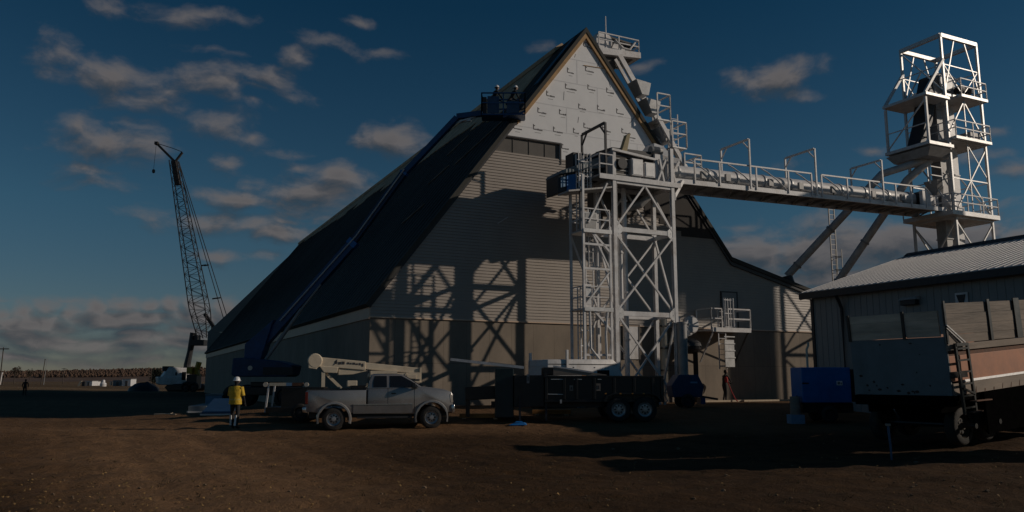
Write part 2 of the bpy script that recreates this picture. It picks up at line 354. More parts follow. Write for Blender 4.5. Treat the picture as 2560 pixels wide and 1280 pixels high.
def merge(dst, src):
    """fold a surface pattern (marks, scars, lettering, seams) into the mesh of the part that carries it"""
    a, b = dst.data, src.data; bm = bmesh.new(); bm.from_mesh(a); k = len(a.materials)
    b2 = bmesh.new(); b2.from_mesh(b)
    mw = dst.matrix_local.inverted() @ (src.matrix_local if src.parent != dst else dst.matrix_local @ src.matrix_local)
    vm = [bm.verts.new(mw @ v.co) for v in b2.verts]
    for f in b2.faces:
        nf = bm.faces.new([vm[v.index] for v in f.verts]); nf.material_index = k; nf.smooth = f.smooth
    for mt in b.materials: a.materials.append(mt)
    bm.to_mesh(a); bm.free(); b2.free(); bpy.data.objects.remove(src)
# ------------------------------------------------------------------ ground
def sst(t):
    t = np.clip(t, 0, 1); return t * t * (3 - 2 * t)
def vnoise(x, y, seed=0):
    def h(i, j):
        n = (i * 374761393 + j * 668265263 + seed * 982451653) & 0xffffffff
        n = ((n ^ (n >> 13)) * 1274126177) & 0xffffffff
        return ((n ^ (n >> 16)) & 0xffff) / 65535.0
    xi = np.floor(x).astype(np.int64); yi = np.floor(y).astype(np.int64); fx = x - xi; fy = y - yi
    ux = fx * fx * (3 - 2 * fx); uy = fy * fy * (3 - 2 * fy)
    return (h(xi, yi) * (1 - ux) + h(xi + 1, yi) * ux) * (1 - uy) + (h(xi, yi + 1) * (1 - ux) + h(xi + 1, yi + 1) * ux) * uy
def fbm(x, y, o=4, seed=0, rough=.5):
    s = 0; a = 1; n = 0
    for k in range(o):
        s = s + a * vnoise(x * 2 ** k, y * 2 ** k, seed + k); n += a; a *= rough
    return s / n - .5
MOUNDS = [(-78, 128, 13, 5, .75), (-86, 142, 14, 6, .8), (-69, 117, 7, 4, .45), (-98, 152, 20, 7, .8)]
def gh(x, y, fine=True):
    x = np.asarray(x, float); y = np.asarray(y, float)
    h = .50 * sst((y - 27.5) / 9) * sst((x + 20) / 12)
    near = np.clip(1 - (y - 26) / 25, 0.15, 1)
    h = h + near * .20 * fbm(x * .13, y * .2, 3, 5)
    if fine:
        k = np.clip(1 - (y - 24) / 20, 0.0, 1) * sst((y - 1) / 4)
        h = h + k * (.11 * fbm(x * .55, y * .8, 5, 11, .6) + .06 * np.clip(fbm(x * 1.9, y * 2.4, 3, 21) * 2.2, -.4, 1))
        # wheel ruts sweeping from the lower left towards the pickup
        s = (x + 3.4 + .55 * (y - 10.8)) * .88
        for c in (-2.3, -.6, 1.15, 3.4):
            h = h - k * .026 * np.exp(-((s - c + .5 * fbm(x * .1 + c * 7, y * .12, 3, 3) * 2.2) / .20) ** 2)
    h = h - .22 * np.exp(-((x - 1.5) / 7) ** 2 - ((y - 19.5) / 4.5) ** 2)          # shallow hollow right of the drive
    for (mx, my, wx, wy, hh) in MOUNDS:
        h = h + hh * np.exp(-((x - mx) / wx) ** 2 - ((y - my) / wy) ** 2)
    return h
def g1(x, y): return float(gh(np.array([x]), np.array([y]))[0])
def geo(a, b, n, s0):
    out = [];  d = s0; p = a; r = 1.12
    while p < b: p += d; d *= r; out.append(p)
    return out
xs = np.concatenate([-np.array(geo(27, 3200, 60, .3))[::-1], np.arange(-27, 27.01, .17), np.array(geo(27, 3200, 60, .3))])
ys = np.concatenate([np.arange(-60, 3, 3.0), np.arange(3, 46, .14), np.array(geo(46, 4200, 60, .25))])
GX, GY = np.meshgrid(xs, ys); GZ = gh(GX, GY)
nx, ny = len(xs), len(ys)
co = np.stack([GX.ravel(), GY.ravel(), GZ.ravel()], 1)
ii = (np.arange(ny - 1)[:, None] * nx + np.arange(nx - 1)[None, :]).ravel()
fa = np.stack([ii, ii + 1, ii + 1 + nx, ii + nx], 1)
me = bpy.data.meshes.new('ground'); me.vertices.add(len(co)); me.vertices.foreach_set('co', co.ravel())
me.loops.add(fa.size); me.loops.foreach_set('vertex_index', fa.ravel().astype(np.int32))
me.polygons.add(len(fa)); me.polygons.foreach_set('loop_start', np.arange(0, fa.size, 4, dtype=np.int32)); me.polygons.foreach_set('loop_total', np.full(len(fa), 4, np.int32))
me.update(); me.validate()
dr = np.exp(-((GX + 3.4 + .55 * (GY - 10.8)) / (1.9 + .17 * np.maximum(GY - 8, 0))) ** 2) * sst((GY - 3) / 5) * (1 - sst((GY - 24) / 8)) + .55 * sst((GY - 25) / 4) * (1 - sst((GY - 60) / 30))
dr = np.clip(1.15 * dr + .4 * fbm(GX * .35, GY * .35, 4, 9), 0, 1)
fld = sst((GY - 100) / 20)
for nm, arr in (('drive', dr), ('field', fld)):
    a = me.attributes.new(nm, 'FLOAT', 'POINT'); a.data.foreach_set('value', arr.ravel().astype(np.float32))
me.materials.append(M_dirt); me.polygons.foreach_set('use_smooth', np.ones(len(fa), bool))
ground = bpy.data.objects.new('ground', me); COL.objects.link(ground); tag(ground, 'bare churned brown dirt yard with worn wheel tracks', 'ground', kind='structure')

# far hills with brown woods
hm = MB(); rows = []
for k in range(161):
    x = -1100 + k * 14.0
    y = 720 + 30 * sin(k * .11)
    z = 7.5 + 3.0 * sin(k * .09 + 1) + 2.5 * sin(k * .037) + max(0, (x + 420) * .012)
    rows.append((x, y, z))
vs = []; fs = []
for (x, y, z) in rows: vs += [(x, y - 120, -1), (x, y - 60, z * .35), (x, y, z), (x, y + 120, z * .8), (x, y + 240, -1)]
for k in range(160):
    for j in range(4):
        fs.append((k * 5 + j, k * 5 + j + 1, k * 5 + 6 + j, k * 5 + 5 + j))
hm.add(vs, fs); o = hm.build('hills', M_brownwood, smooth=True); tag(o, 'low brown wooded hills along the horizon', 'hills', kind='structure')
fw = MB(); rr = random.Random(4)
def blob(mb, c, rx, rz, rnd, n=6):
    vs = [(c[0], c[1], c[2] + rz)]; fs = []
    for j, (ph, k) in enumerate(((.6, .8), (0, 1), (-.6, .75))):
        for i in range(n):
            a = 2 * pi * i / n + j * .4; q = rx * k * rnd.uniform(.75, 1.2); vs.append((c[0] + q * cos(a), c[1] + q * sin(a), c[2] + rz * ph * rnd.uniform(.8, 1.2)))
    vs.append((c[0], c[1], c[2] - rz))
    for i in range(n): fs.append((0, 1 + i, 1 + (i + 1) % n))
    for j in range(2):
        for i in range(n): a = 1 + j * n; fs.append((a + i, a + n + i, a + n + (i + 1) % n, a + (i + 1) % n))
    for i in range(n): fs.append((1 + 2 * n + i, len(vs) - 1, 1 + 2 * n + (i + 1) % n))
    mb.add(vs, fs)
for k in range(4200):
    x = rr.uniform(-560, -170); i = (x + 1100) / 14; i0 = int(i); q_ = i - i0
    y = rows[i0][1] * (1 - q_) + rows[i0 + 1][1] * q_; z = rows[i0][2] * (1 - q_) + rows[i0 + 1][2] * q_; f = rr.random() ** 1.4
    s = rr.uniform(.5, 1.15); blob(fw, (x, y - 62 * f, z * (1 - .6 * f) + s * .5), s, s * rr.uniform(.9, 1.9), rr, 5)
o = fw.build('far_woods', M_brownwood); tag(o, 'leafless brown woods covering the low hills on the horizon', 'woods', kind='stuff')

# stones, clods and leaf litter too many to count
st = MB(); rs = random.Random(12)
for k in range(1100):
    y = 5.5 + 26 * rs.random() ** 1.6; x = rs.uniform(-.70, .70) * (y + 3)
    s = .008 + .022 * rs.random() ** 3 + (.035 if rs.random() < .025 else 0)
    blob(st, (x, y, g1(x, y) + s * .25), s * rs.uniform(.8, 1.4), s * rs.uniform(.5, .9), rs, 5)
tag(st.build('loose_stones', mat('pale_field_stone', (.15, .10, .06), .85, 0, .6, 2)), 'small pale stones and clods strewn over the dirt', 'stones', kind='stuff')
lf = MB()
for k in range(950):
    if rs.random() < .6: y = 5.2 + 9 * rs.random() ** 1.3; x = -.66 * y + rs.random() ** 1.7 * .42 * y
    else: y = 5.5 + 16 * rs.random(); x = rs.uniform(-.68, .68) * y
    z = g1(x, y) + .012; a = rs.uniform(0, 6.3); l = rs.uniform(.018, .05) ; wd = l * rs.uniform(.4, .7); t_ = rs.uniform(-.02, .035)
    c, s_ = cos(a), sin(a)
    lf.add([(x - l * c, y - l * s_, z), (x + wd * s_, y - wd * c, z + .012), (x + l * c, y + l * s_, z + t_), (x - wd * s_, y + wd * c, z + .015),
            (x, y, z + .02)], [(0, 1, 4), (1, 2, 4), (2, 3, 4), (3, 0, 4)])
tag(lf.build('fallen_leaves', mat('dry_leaf', (.27, .16, .055), .8, 0, .5, 3)), 'dry yellow brown leaves scattered over the dirt', 'leaves', kind='stuff')
tf = MB()
for k in range(420):
    y = 5.4 + 12 * rs.random() ** 1.3; x = rs.uniform(-.68, .66) * y
    if abs(x + 1.5) < 1.8 and rs.random() < .8: continue
    z = g1(x, y)
    for j in range(rs.randrange(3, 8)):
        a = rs.uniform(0, 6.3); l = rs.uniform(.04, .13); lean = rs.uniform(.3, 1.3); w_ = .004
        bx, by = x + rs.uniform(-.03, .03), y + rs.uniform(-.03, .03)
        tx, ty = bx + cos(a) * l * lean, by + sin(a) * l * lean
        tf.add([(bx - w_, by, z), (bx + w_, by, z), (tx, ty, z + l * .8)], [(0, 1, 2)])
tag(tf.build('dry_grass', mat('dry_grass_blade', (.12, .085, .04), .85, 0, .4, 3)), 'short dry grass stems sticking out of the dirt', 'grass', kind='stuff')

# ------------------------------------------------------------------ storage building
ZB = .45
TA, ZA = 11.88, 20.87; TR, ZR = 21.65, 8.59; TE, ZE = 28.1, 7.0; LEN = 78.0
CT = 4.64; EV = 5.18
def zroof(t):
    if t <= TA: return EV + (ZA - EV) * t / TA
    if t <= TR: return ZA + (ZR - ZA) * (t - TA) / (TR - TA)
    return ZR + (ZE - ZR) * (t - TR) / (TE - TR)
def tspan(z):
    a = max(0.0, (z - EV) / (ZA - EV) * TA)
    if z <= ZE: b = TE
    elif z <= ZR: b = TR + (z - ZR) / (ZE - ZR) * (TE - TR)
    else: b = TA + (z - ZA) / (ZR - ZA) * (TR - TA)
    return a, b
B, bm_ = blthing('storage_building', 'huge steep roofed storage building with tan siding, white wrapped gable peak and concrete base', 'building', 0, 0, ZB)
m = bm_(); m.box(0, TE, 0, .35, ZB - .6, CT); m.box(0, .35, .35, LEN, ZB - .6, CT); m.build('concrete_wall', M_conc, B)
# lap siding up to the wrap
WT = 13.42; m = bm_(); z = CT; st_ = .155
while z < WT - .01:
    z1 = min(z + st_, WT); a0, b0 = tspan(z); a1, b1 = tspan(z1)
    yo, yi = -.055, -.022
    vs = [(a0, yo, z), (b0, yo, z), (b1, yi, z1), (a1, yi, z1), (a0, .1, z), (b0, .1, z), (b1, .1, z1), (a1, .1, z1)]
    m.add(vs, [(0, 1, 2, 3), (0, 4, 5, 1), (3, 2, 6, 7), (0, 3, 7, 4), (1, 5, 6, 2)]); z = z1
m.build('front_siding', M_siding, B)
m = bm_(); a, b = tspan(WT); a2, b2 = tspan(14.25)
m.prism([(10.2, WT + .004), (b - .05, WT + .004), (TA, ZA - .08), (a2 + .05, 14.25), (10.2, 14.25)], -.03, .1); WR = m.build('house_wrap', M_wrap, B)
# creases and printed marks on the wrap
mk = bm_(); mp_ = bm_(); rk = random.Random(3)
def px_mark(px, py, wpx, big=1.0):
    t, z = onpl(px, py); sc = .0209 * 1.0
    def R(mb, x0, z0, x1, z1, d=.034): mb.box(t + x0, t + x1, -d, -.03, z + min(z0, z1), z + max(z0, z1))
    L = wpx * sc
    R(mk, 0, .02, .05, .30 * big); R(mk, .05, .20, .12, .25); R(mk, .03, .0, .22, .045)
    x = .24
    while x < L:
        lw = rk.uniform(.035, .06); hh = rk.uniform(.05, .10); R(mk, x, -.02, x + lw, -.02 + hh); x += lw + .022
    R(mk, .22, .025, L, .045); R(mp_, .1, -.16, L - .08, -.13)
for (px, py, wp) in [(1417,182,20),(1462,178,26),(1365,240,24),(1412,222,34),(1468,224,24),(1515,232,24),(1343,282,26),(1397,286,22),(1445,272,24),(1492,275,24),(1540,284,24),(1332,324,26),(1382,330,26),(1432,333,18),(1458,320,26),(1505,328,26),(1553,333,26),(1283,322,22),(1403,372,22),(1572,345,20)]:
    px_mark(px, py, wp)
for (px, py, a, l) in [(1409,240,1.5,.5),(1445,300,1.4,.35),(1437,140,1.3,.2),(1520,200,1.9,.9),(1516,180,.9,.45),(1580,300,.9,.6),(1495,160,1.2,.5)]:
    t, z = onpl(px, py); mk.bar((t - cos(a) * l / 2, -.033, z - sin(a) * l / 2), (t + cos(a) * l / 2, -.033, z + sin(a) * l / 2), .014, .014)
t, z = onpl(1464, 112)
for k in range(10):
    a = k * .62; mk.bar((t + .16 * cos(a), -.034, z + .13 * sin(a)), (t + .16 * cos(a + .62), -.034, z + .13 * sin(a + .62)), .03, .02)
mk.bar((t + .1, -.034, z - .12), (t + .42, -.034, z - .2), .03, .02)
sm = bm_()
for zs in (14.9, 16.35, 17.8, 19.2):
    a_, b_ = tspan(zs); sm.box(a_ + .12, b_ - .12, -.0335, -.03, zs, zs + .05)
for (ts, z0s, z1s) in ((10.6, 14.95, 16.35), (13.4, 13.5, 14.9), (12.6, 16.4, 17.8), (11.3, 17.85, 19.2), (15.2, 13.5, 14.9)): sm.box(ts, ts + .05, -.0335, -.03, z0s, z1s)
merge(WR, sm.build('seam_tape', mat('wrap_seam_tape', (.60, .60, .62), .4, 0, .08, 3)))
merge(WR, mk.build('printed_mark', M_ink, WR)); merge(WR, mp_.build('printed_mark', M_inkpale, WR))
m = bm_(); t0, z0 = onpl(1458, 164); t1, z1 = onpl(1516, 173); m.bar((t0, -.045, z0), (t1, -.045, z1), .04, .03); m.build('batten', M_rakewood, WR)
# open strip still waiting for cladding
m = bm_(); a, b = tspan(WT); m.prism([(a + .1, WT + .004), (10.2, WT + .004), (10.2, 14.25), (a2 + .1, 14.25)], .06, .12)
for t in (7.4, 8.35, 9.3): m.box(t, t + .03, .03, .06, WT + .01, 14.25)
m.build('unclad_board', M_board, B)
m = bm_(); m.box(7.0, 10.25, -.07, -.025, 14.25, 14.32); m.box(10.2, 10.26, -.075, -.027, WT - .3, 14.25); m.build('flashing', M_dark, B)
m = bm_()
for (z0, z1, tl) in ((9.85, 10.15, 18.1), (10.15, 10.45, 17.4), (10.45, 10.75, 16.6), (10.75, 13.1, 15.6)):
    a0, b0 = tspan(z0); a1, b1 = tspan(z1); m.prism([(tl, z0), (b0 - .12, z0), (b1 - .12, z1), (tl, z1)], -.075, -.058)
m.build('bare_sheathing', mat('bare_dark_sheathing', (.035, .03, .027), .8, 0, .35, 1.5), B)
# rake trims
m = bm_(); zz = lambda t: zroof(t) - .02
m.prism([(7.6, zroof(7.6) - .26), (TA, ZA - .30), (TA, ZA + .02), (7.6, zroof(7.6) + .06)], -.16, -.03)
m.prism([(TA + .001, ZA - .30), (17.9, zroof(17.9) - .24), (17.9, zroof(17.9) + .06), (TA + .001, ZA + .02)], -.16, -.03)
m.build('rake_trim', M_rakewood, B)
m = bm_(); m.prism([(-.05, EV - .16), (7.59, zroof(7.59) - .16), (7.59, zroof(7.59) + .05), (-.05, EV + .05)], -.14, -.06); m.build('black_trim', M_dark, B); m = bm_()
m.prism([(17.91, zroof(17.91) - .2), (TR, ZR - .2), (TE + .1, ZE - .22), (TE + .1, ZE + .02), (TR, ZR + .04), (17.91, zroof(17.91) + .05)], -.14, -.06)
m.build('black_trim', M_dark, B)
# roof
sl = (ZA - EV) / TA; nrm = Vector((-sl, 1)).normalized()
m = bm_(); th = .22
m.prism([(-.12, EV - .12), (TA, ZA + .03), (TA, ZA + .03 + th * 1.4), (-.12 + nrm.x * th, EV - .12 + nrm.y * th)], -.2, LEN + .2)
for k in range(100):
    y = .3 + k * .78
    m.add([(-.05 + nrm.x * th, y, EV - .05 + nrm.y * th), (TA - .1 + nrm.x * th, y, ZA - .1 + nrm.y * th), (TA - .1 + nrm.x * (th + .035), y + .02, ZA - .1 + nrm.y * (th + .035)), (-.05 + nrm.x * (th + .035), y + .02, EV - .05 + nrm.y * (th + .035)),
           (-.05 + nrm.x * th, y + .04, EV - .05 + nrm.y * th), (TA - .1 + nrm.x * th, y + .04, ZA - .1 + nrm.y * th)], [(0, 1, 2, 3), (3, 2, 5, 4)])
m.build('roof_slope', M_roof, B)
m = bm_(); m.prism([(TA + .001, ZA + .03), (TR, ZR + .02), (TR, ZR + .3), (TA + .001, ZA + .33)], -.2, LEN + .2); m.build('roof_slope', M_roof, B)
m = bm_(); m.prism([(TR + .001, ZR + .02), (TE + .3, ZE - .05), (TE + .3, ZE + .15), (TR + .001, ZR + .28)], -.2, LEN + .2); m.build('lean_to_roof', M_roof, B)
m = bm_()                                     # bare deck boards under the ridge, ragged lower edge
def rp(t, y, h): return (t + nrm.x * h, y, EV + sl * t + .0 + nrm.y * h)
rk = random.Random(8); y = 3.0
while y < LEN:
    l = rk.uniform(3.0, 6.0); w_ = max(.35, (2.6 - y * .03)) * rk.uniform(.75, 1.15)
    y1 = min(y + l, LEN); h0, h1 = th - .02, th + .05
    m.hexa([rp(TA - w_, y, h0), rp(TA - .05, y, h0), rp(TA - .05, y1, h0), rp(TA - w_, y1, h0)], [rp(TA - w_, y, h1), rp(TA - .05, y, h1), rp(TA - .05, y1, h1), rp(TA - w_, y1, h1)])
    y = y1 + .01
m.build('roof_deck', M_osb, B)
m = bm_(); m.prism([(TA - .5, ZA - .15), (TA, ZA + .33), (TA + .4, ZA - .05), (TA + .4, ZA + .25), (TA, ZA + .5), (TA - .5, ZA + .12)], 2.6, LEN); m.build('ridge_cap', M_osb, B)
m = bm_(); m.bar(rp(9.2, .35, th + .12), rp(11.5, .3, th + .1), .42, .05); m.build('flashing', mat('blue_grey_flashing', (.06, .10, .15), .35, .2, .3, 2), B)
for (t0, y0, t1, y1) in ((8.2, .6, 6.6, 5.6), (6.9, 7.2, 6.3, 9.2), (4.6, 5.0, 4.0, 7.2), (8.9, 9.0, 8.2, 11.0)):
    m = bm_(); m.bar(rp(t0, y0, th + .06), rp(t1, y1, th + .06), .06, .06); m.build('roof_batten', M_timber, B)
m = bm_(); m.box(-.08, -.002, -.05, LEN, CT - .1, EV - .05); m.box(0, .3, .3, LEN, CT, EV - .1); m.build('eave_fascia', M_fascia, B)
m = bm_(); m.box(-.06, TE + .02, -.075, -.002, CT - .05, CT + .012); m.build('base_flashing', M_fascia, B)
m = bm_(); m.box(TE - .05, TE + .06, -.08, 0, CT + .02, ZE - .25); m.box(TE - .3, TE, .35, LEN, ZB - .6, ZE - .1); m.build('end_wall', M_siding, B)
m = bm_(); m.box(0, TE, LEN - .3, LEN - .02, CT, 8); m.prism([(0, 8), (21, 8.5), (TA, ZA)], LEN - .3, LEN - .02); m.build('rear_gable', M_siding, B)
m = bm_(); m.box(20.85, 21.95, -.1, -.0, 4.55, 6.75); D_ = m.build('door', mat('grey_steel_door', (.20, .205, .205), .5, 0, .1, 2), B)
m = bm_(); m.box(20.78, 20.85, -.12, -.0, 4.5, 6.82); m.box(21.95, 22.02, -.12, 0, 4.5, 6.82); m.box(20.85, 21.95, -.12, -.0, 6.75, 6.82); m.build('door_frame', M_dark, D_)
m = bm_(); t, z = 19.3, 12.55
m.hexa([(18.2, .6, 12.4), (19.7, .6, 10.9), (19.7, 2.6, 10.9), (18.2, 2.6, 12.4)], [(18.3, .6, 13.3), (20.1, .6, 12.0), (20.1, 2.6, 12.0), (18.3, 2.6, 13.3)]); m.build('roof_vent', M_wrap, B, bevel=.1)
m = bm_(); t, z = onpl(1252, 552); m.bar((t - .25, -.08, z - .2), (t + .35, -.08, z + .2), .05, .03); m.build('loose_trim', M_white, B)
# grey-white steel door leaf standing against the base and its dark hinge side
# ------------------------------------------------------------------ conveyor support tower
GRID['steel'] = True
LT0, LT1, QF, QR = 11.35, 14.95, 3.4, 1.75
T, tb = blthing('support_tower', 'white steel four legged support tower with crossed braces in front of the tan gable', 'tower', 13.1, 1.9, .42)
def I(mb, a, b, s=.26): mb.bar(a, b, s, s)
ZT = 11.75
for t in (LT0, LT1):
    for q in (QF, QR):
        m = tb(); top = 13.7 if (t == LT1 and q == QF) else ZT
        m.box(t - .095, t + .095, -q - .10, -q - .07, .42, top); m.box(t - .095, t + .095, -q + .07, -q + .10, .42, top); m.box(t - .02, t + .02, -q - .07, -q + .07, .42, top)
        m.box(t - .24, t + .24, -q - .24, -q + .24, .36, .46); m.build('leg', M_white, T)
for z in (ZT - .16, 9.15, 4.95):
    for q in (QF, QR):
        m = tb(); m.box(LT0 + .098, LT1 - .098, -q - .07, -q + .07, z - .115, z + .115); m.build('beam', M_white, T)
    for t in (LT0, LT1):
        m = tb(); m.box(t - .06, t + .06, -QF + .104, -QR - .104, z - .10, z + .10); m.build('beam', M_white, T)
def brace(a, b, s=.09):
    m = tb(); m.bar(a, b, s, s); m.build('brace', M_white, T)
TM = (LT0 + LT1) / 2
for q, dy in ((QF, 0), (QR, 0)):
    brace((LT0 + .12, -q - .05, 9.35), (TM - .02, -q - .05, ZT - .3)); brace((LT1 - .12, -q - .05, 9.3), (TM + .1, -q - .05, ZT - .3))
    brace((LT0 + .1, -q - .05, 5.15), (LT1 - .1, -q - .05, 8.95)); brace((LT0 + .1, -q + .07, 8.95), (LT1 - .1, -q + .07, 5.1))
    brace((LT0 + .1, -q - .05, 4.8), (LT1 - .1, -q - .05, .7)); brace((LT0 + .1, -q + .07, .7), (LT1 - .1, -q + .07, 4.8))
for t in (LT0, LT1):
    brace((t, -QF + .1, 5.1), (t, -QR - .1, 9.0)); brace((t, -QF + .1, 9.3), (t, -QR - .1, 11.4)); brace((t + .05, -QR - .1, .7), (t + .05, -QF + .1, 4.8))
m = tb(); m.box(LT0 - .9, LT1 + .5, -QF - .1, -.7, ZT, ZT + .1); m.build('deck', M_mesh, T)
m = tb(); m.box(LT0 - .9, LT1 + .5, -QF - .15, -QF - .1, ZT - .13, ZT + .12); m.box(LT0 - .9, LT1 + .5, -.7, -.65, ZT - .13, ZT + .12); m.build('deck_edge', M_white, T)

for t in (LT0, LT1):
    for z in (9.15, 4.95):
        m = tb(); sg = 1 if t == LT0 else -1
        m.prism([(t + sg * .1, z - .42), (t + sg * .42, z - .12), (t + sg * .42, z + .12), (t + sg * .1, z + .42)], -QF - .085, -QF - .072)
        for bz in (-.25, 0, .25): m.lathe([(0, -.015), (.02, -.015), (.02, 0), (0, 0)], (t + sg * .2, -QF - .086, z + bz), 'y', 6)
        m.build('gusset_plate', M_galv, T)
m = tb(); m.tube([(LT0 + .14, -QF - .06, .6), (LT0 + .16, -QF - .06, 6.0), (LT0 + .14, -QF - .06, ZT)], .022, 6); m.build('conduit', M_galvdull, T)
# drop pipes inside the tower
for (t, q, z0, z1, r) in ((12.35, 2.4, 4.9, 8.9, .10), (12.75, 2.2, .5, 11.6, .13)):
    P, pb = blthing('drop_pipe', 'short thin white pipe inside the support tower, ending at mid height' if z0 > 1 else 'long white drop pipe running down to the ground inside the support tower', 'pipe', t, q, z0)
    m = pb(); m.tube([(t, -q, z0), (t, -q, z1)], r); m.build('pipe_body', M_white, P, smooth=True)
    for zz_ in np.arange(z0 + .8, z1, 2.4):
        m = pb(); m.tube([(t, -q, zz_), (t, -q, zz_ + .08)], r * 1.45); m.build('flange', M_white, P)
# white door in the concrete behind the tower
GRID['steel'] = False
P, pb = blthing('steel_door', 'tall narrow white steel door in the concrete base behind the support tower', 'door', 12.9, .02, .6)
t0, z0 = onpl(1560, 898); t1, z1 = onpl(1594, 815)
m = pb(); m.box(t0, t1, -.06, -.01, z0, z1); d = m.build('door_leaf', M_white, P, bevel=.015)
m = pb(); m.box(t0 - .09, t0 - .003, -.08, -.005, z0, z1 + .09); m.box(t1 + .003, t1 + .09, -.08, -.005, z0, z1 + .09); m.box(t0 - .003, t1 + .003, -.08, -.005, z1 + .003, z1 + .09); m.build('frame', M_board, P)
m = pb(); m.box(t1 - .14, t1 - .06, -.11, -.06, z0 + .9, z0 + 1.05); m.build('handle', M_dark, d)
# big grey pipe beside the right front leg
GRID['steel'] = True
P, pb = blthing('vent_pipe', 'thick grey upright pipe beside the right front leg of the support tower', 'pipe', 15.05, 3.75, .45)
m = pb(); m.tube([(15.05, -3.75, .45), (15.05, -3.75, 4.55)], .24, 18); m.build('pipe_body', M_galvdull, P, smooth=True)
for z in (1.9, 4.5): m = pb(); m.tube([(15.05, -3.75, z), (15.05, -3.75, z + .1)], .275, 18); m.build('flange', M_galvdull, P)

# ------------------------------------------------------------------ access ladder tower
X, xb = blthing('access_ladder_tower', 'narrow white access frame with caged ladders and two railed landings, left of the support tower', 'ladder tower', 10.2, 3.0, .42)
a0, a1, qa, qb = 9.48, 11.0, 3.5, 2.3
for t in (a0, a1):
    for q in (qa, qb):
        m = xb(); m.bar((t, -q, .42), (t, -q, 11.7 if t == a0 else 9.2), .11, .11); m.build('leg', M_white, X)
def rail_loop(mb, pts, z, h=1.07, r=.025, n=1, close=False):
    P_ = [Vector(p) for p in pts]
    seg = list(zip(P_[:-1], P_[1:])) + ([(P_[-1], P_[0])] if close else [])
    for (p, q_) in seg:
        for hh in (h, h * .52): mb.bar(p + Vector((0, 0, z + hh)), q_ + Vector((0, 0, z + hh)), r * 2, r * 2)
        L = (q_ - p).length; k = max(1, int(round(L / 1.4)))
        for i in range(k + 1): mb.bar(p.lerp(q_, i / k) + Vector((0, 0, z)), p.lerp(q_, i / k) + Vector((0, 0, z + h)), r * 2, r * 2)
for z in (5.12, 8.95):
    m = xb(); m.box(a0 - .05, a1 + .05, -qa - .1, -qb + .1, z - .07, z); m.box(a0 - .05, a1 + .05, -qa - .13, -qa - .1, z - .14, z + .05); L_ = m.build('landing', M_galv, X)
    m = xb(); rail_loop(m, [(a1, -qa, 0), (a0, -qa, 0), (a0, -qb, 0), (a1, -qb, 0)], z); m.build('railing', M_white, L_)
    m = xb(); m.bar((a0 + .55, -qa, z - .12), (a1, -qa, z - 1.05), .10); m.build('bracket', M_white, X)
def ladder(mb, t, q, z0, z1, wd=.42):
    mb.bar((t - wd / 2, -q, z0), (t - wd / 2, -q, z1), .05); mb.bar((t + wd / 2, -q, z0), (t + wd / 2, -q, z1), .05)
    z = z0 + .2
    while z < z1: mb.bar((t - wd / 2, -q, z), (t + wd / 2, -q, z), .03); z += .3
def cage(mb, t, q, z0, z1, r=.36):
    pts = [(t + r * sin(a), -q - .12 - r * (1 - cos(a)) * .5 - r * .6 * (1 + cos(a) - 0) * .5 - .1) for a in np.linspace(-pi / 2, pi / 2, 7)]
    z = z0
    while z <= z1:
        for i in range(6): mb.bar((*pts[i], z), (*pts[i + 1], z), .035, .05)
        z += .75
    for p in pts[::1]: mb.bar((*p, z0), (*p, z1), .03)
for (t, z0, z1, q) in ((9.95, .5, 6.2, 2.45), (10.45, 5.15, 10.1, 2.45), (9.95, 8.95, 13.0, 2.45)):
    m = xb(); ladder(m, t, q, z0, z1); Ld = m.build('ladder', M_white, X)
    m = xb(); cage(m, t, q, max(z0 + 2.1, z0), z1); m.build('ladder_cage', M_white, Ld)
for (p, q_) in (((a0, -qa, 5.2), (a1, -qa, 7.0)), ((a1, -qa, 7.0), (a0 + .5, -qa, 8.85)), ((a0, -qb, 1), (a1, -qb, 5)), ((a1, -qb, 5.2), (a0, -qb, 8.8)), ((a0 + .3, -qa, 9.3), (a1 - .1, -qa, 11.4))):
    m = xb(); m.bar(p, q_, .08); m.build('brace', M_white, X)
for z in (8.25, 7.05, 2.9):
    m = xb(); m.bar((a0, -qa, z), (a1, -qa, z), .10); m.build('beam', M_white, X)
# control cabinets on the upper landing of the ladder tower
Cb, cb_ = blthing('control_cabinet', 'grey steel cabinet standing on the upper landing of the access ladder tower', 'cabinet', 9.85, 3.2, 8.96)
m = cb_(); m.box(9.58, 10.3, -3.45, -3.05, 8.97, 9.85); m.build('cabinet_body', M_galv, Cb, bevel=.02); m = cb_(); m.box(9.63, 10.25, -3.475, -3.452, 9.05, 9.8); m.build('cabinet_door', M_galvdull, Cb)
Cb, cb_ = blthing('control_cabinet', 'white electrical box standing on the lower landing of the access ladder tower', 'cabinet', 9.8, 3.2, 5.13)
m = cb_(); m.box(9.6, 9.95, -3.4, -3.1, 5.14, 6.3); m.build('cabinet_body', M_white, Cb, bevel=.02); m = cb_(); m.box(9.63, 9.92, -3.42, -3.402, 5.3, 6.2); m.build('cabinet_door', M_galv, Cb)
# hose pipes down the ladder tower
for (pts, lab) in (([(9.75, -3.55, 5.0), (9.75, -3.6, 3.2), (10.2, -3.6, 2.7), (10.25, -3.6, 1.5), (10.5, -3.6, .9), (11.1, -3.6, .8)], 'white bent pipe hanging under the lower landing, left of the other'),
                   ([(10.75, -3.55, 5.0), (10.6, -3.6, 3.9), (10.65, -3.6, 2.2), (10.6, -3.6, 1.0), (10.95, -3.6, .6)], 'white bent pipe under the lower landing, nearest the tower leg')):
    P, pb = blthing('bent_pipe', lab, 'pipe', pts[0][0], 3.55, .45); m = pb(); m.tube(pts, .06, 8); m.build('pipe_body', M_white, P, smooth=True)
    m = pb(); m.lathe([(0, -.05), (.1, -.05), (.1, .06), (0, .06)], pts[-2], 'z', 10); m.build('coupling', M_galv, P)

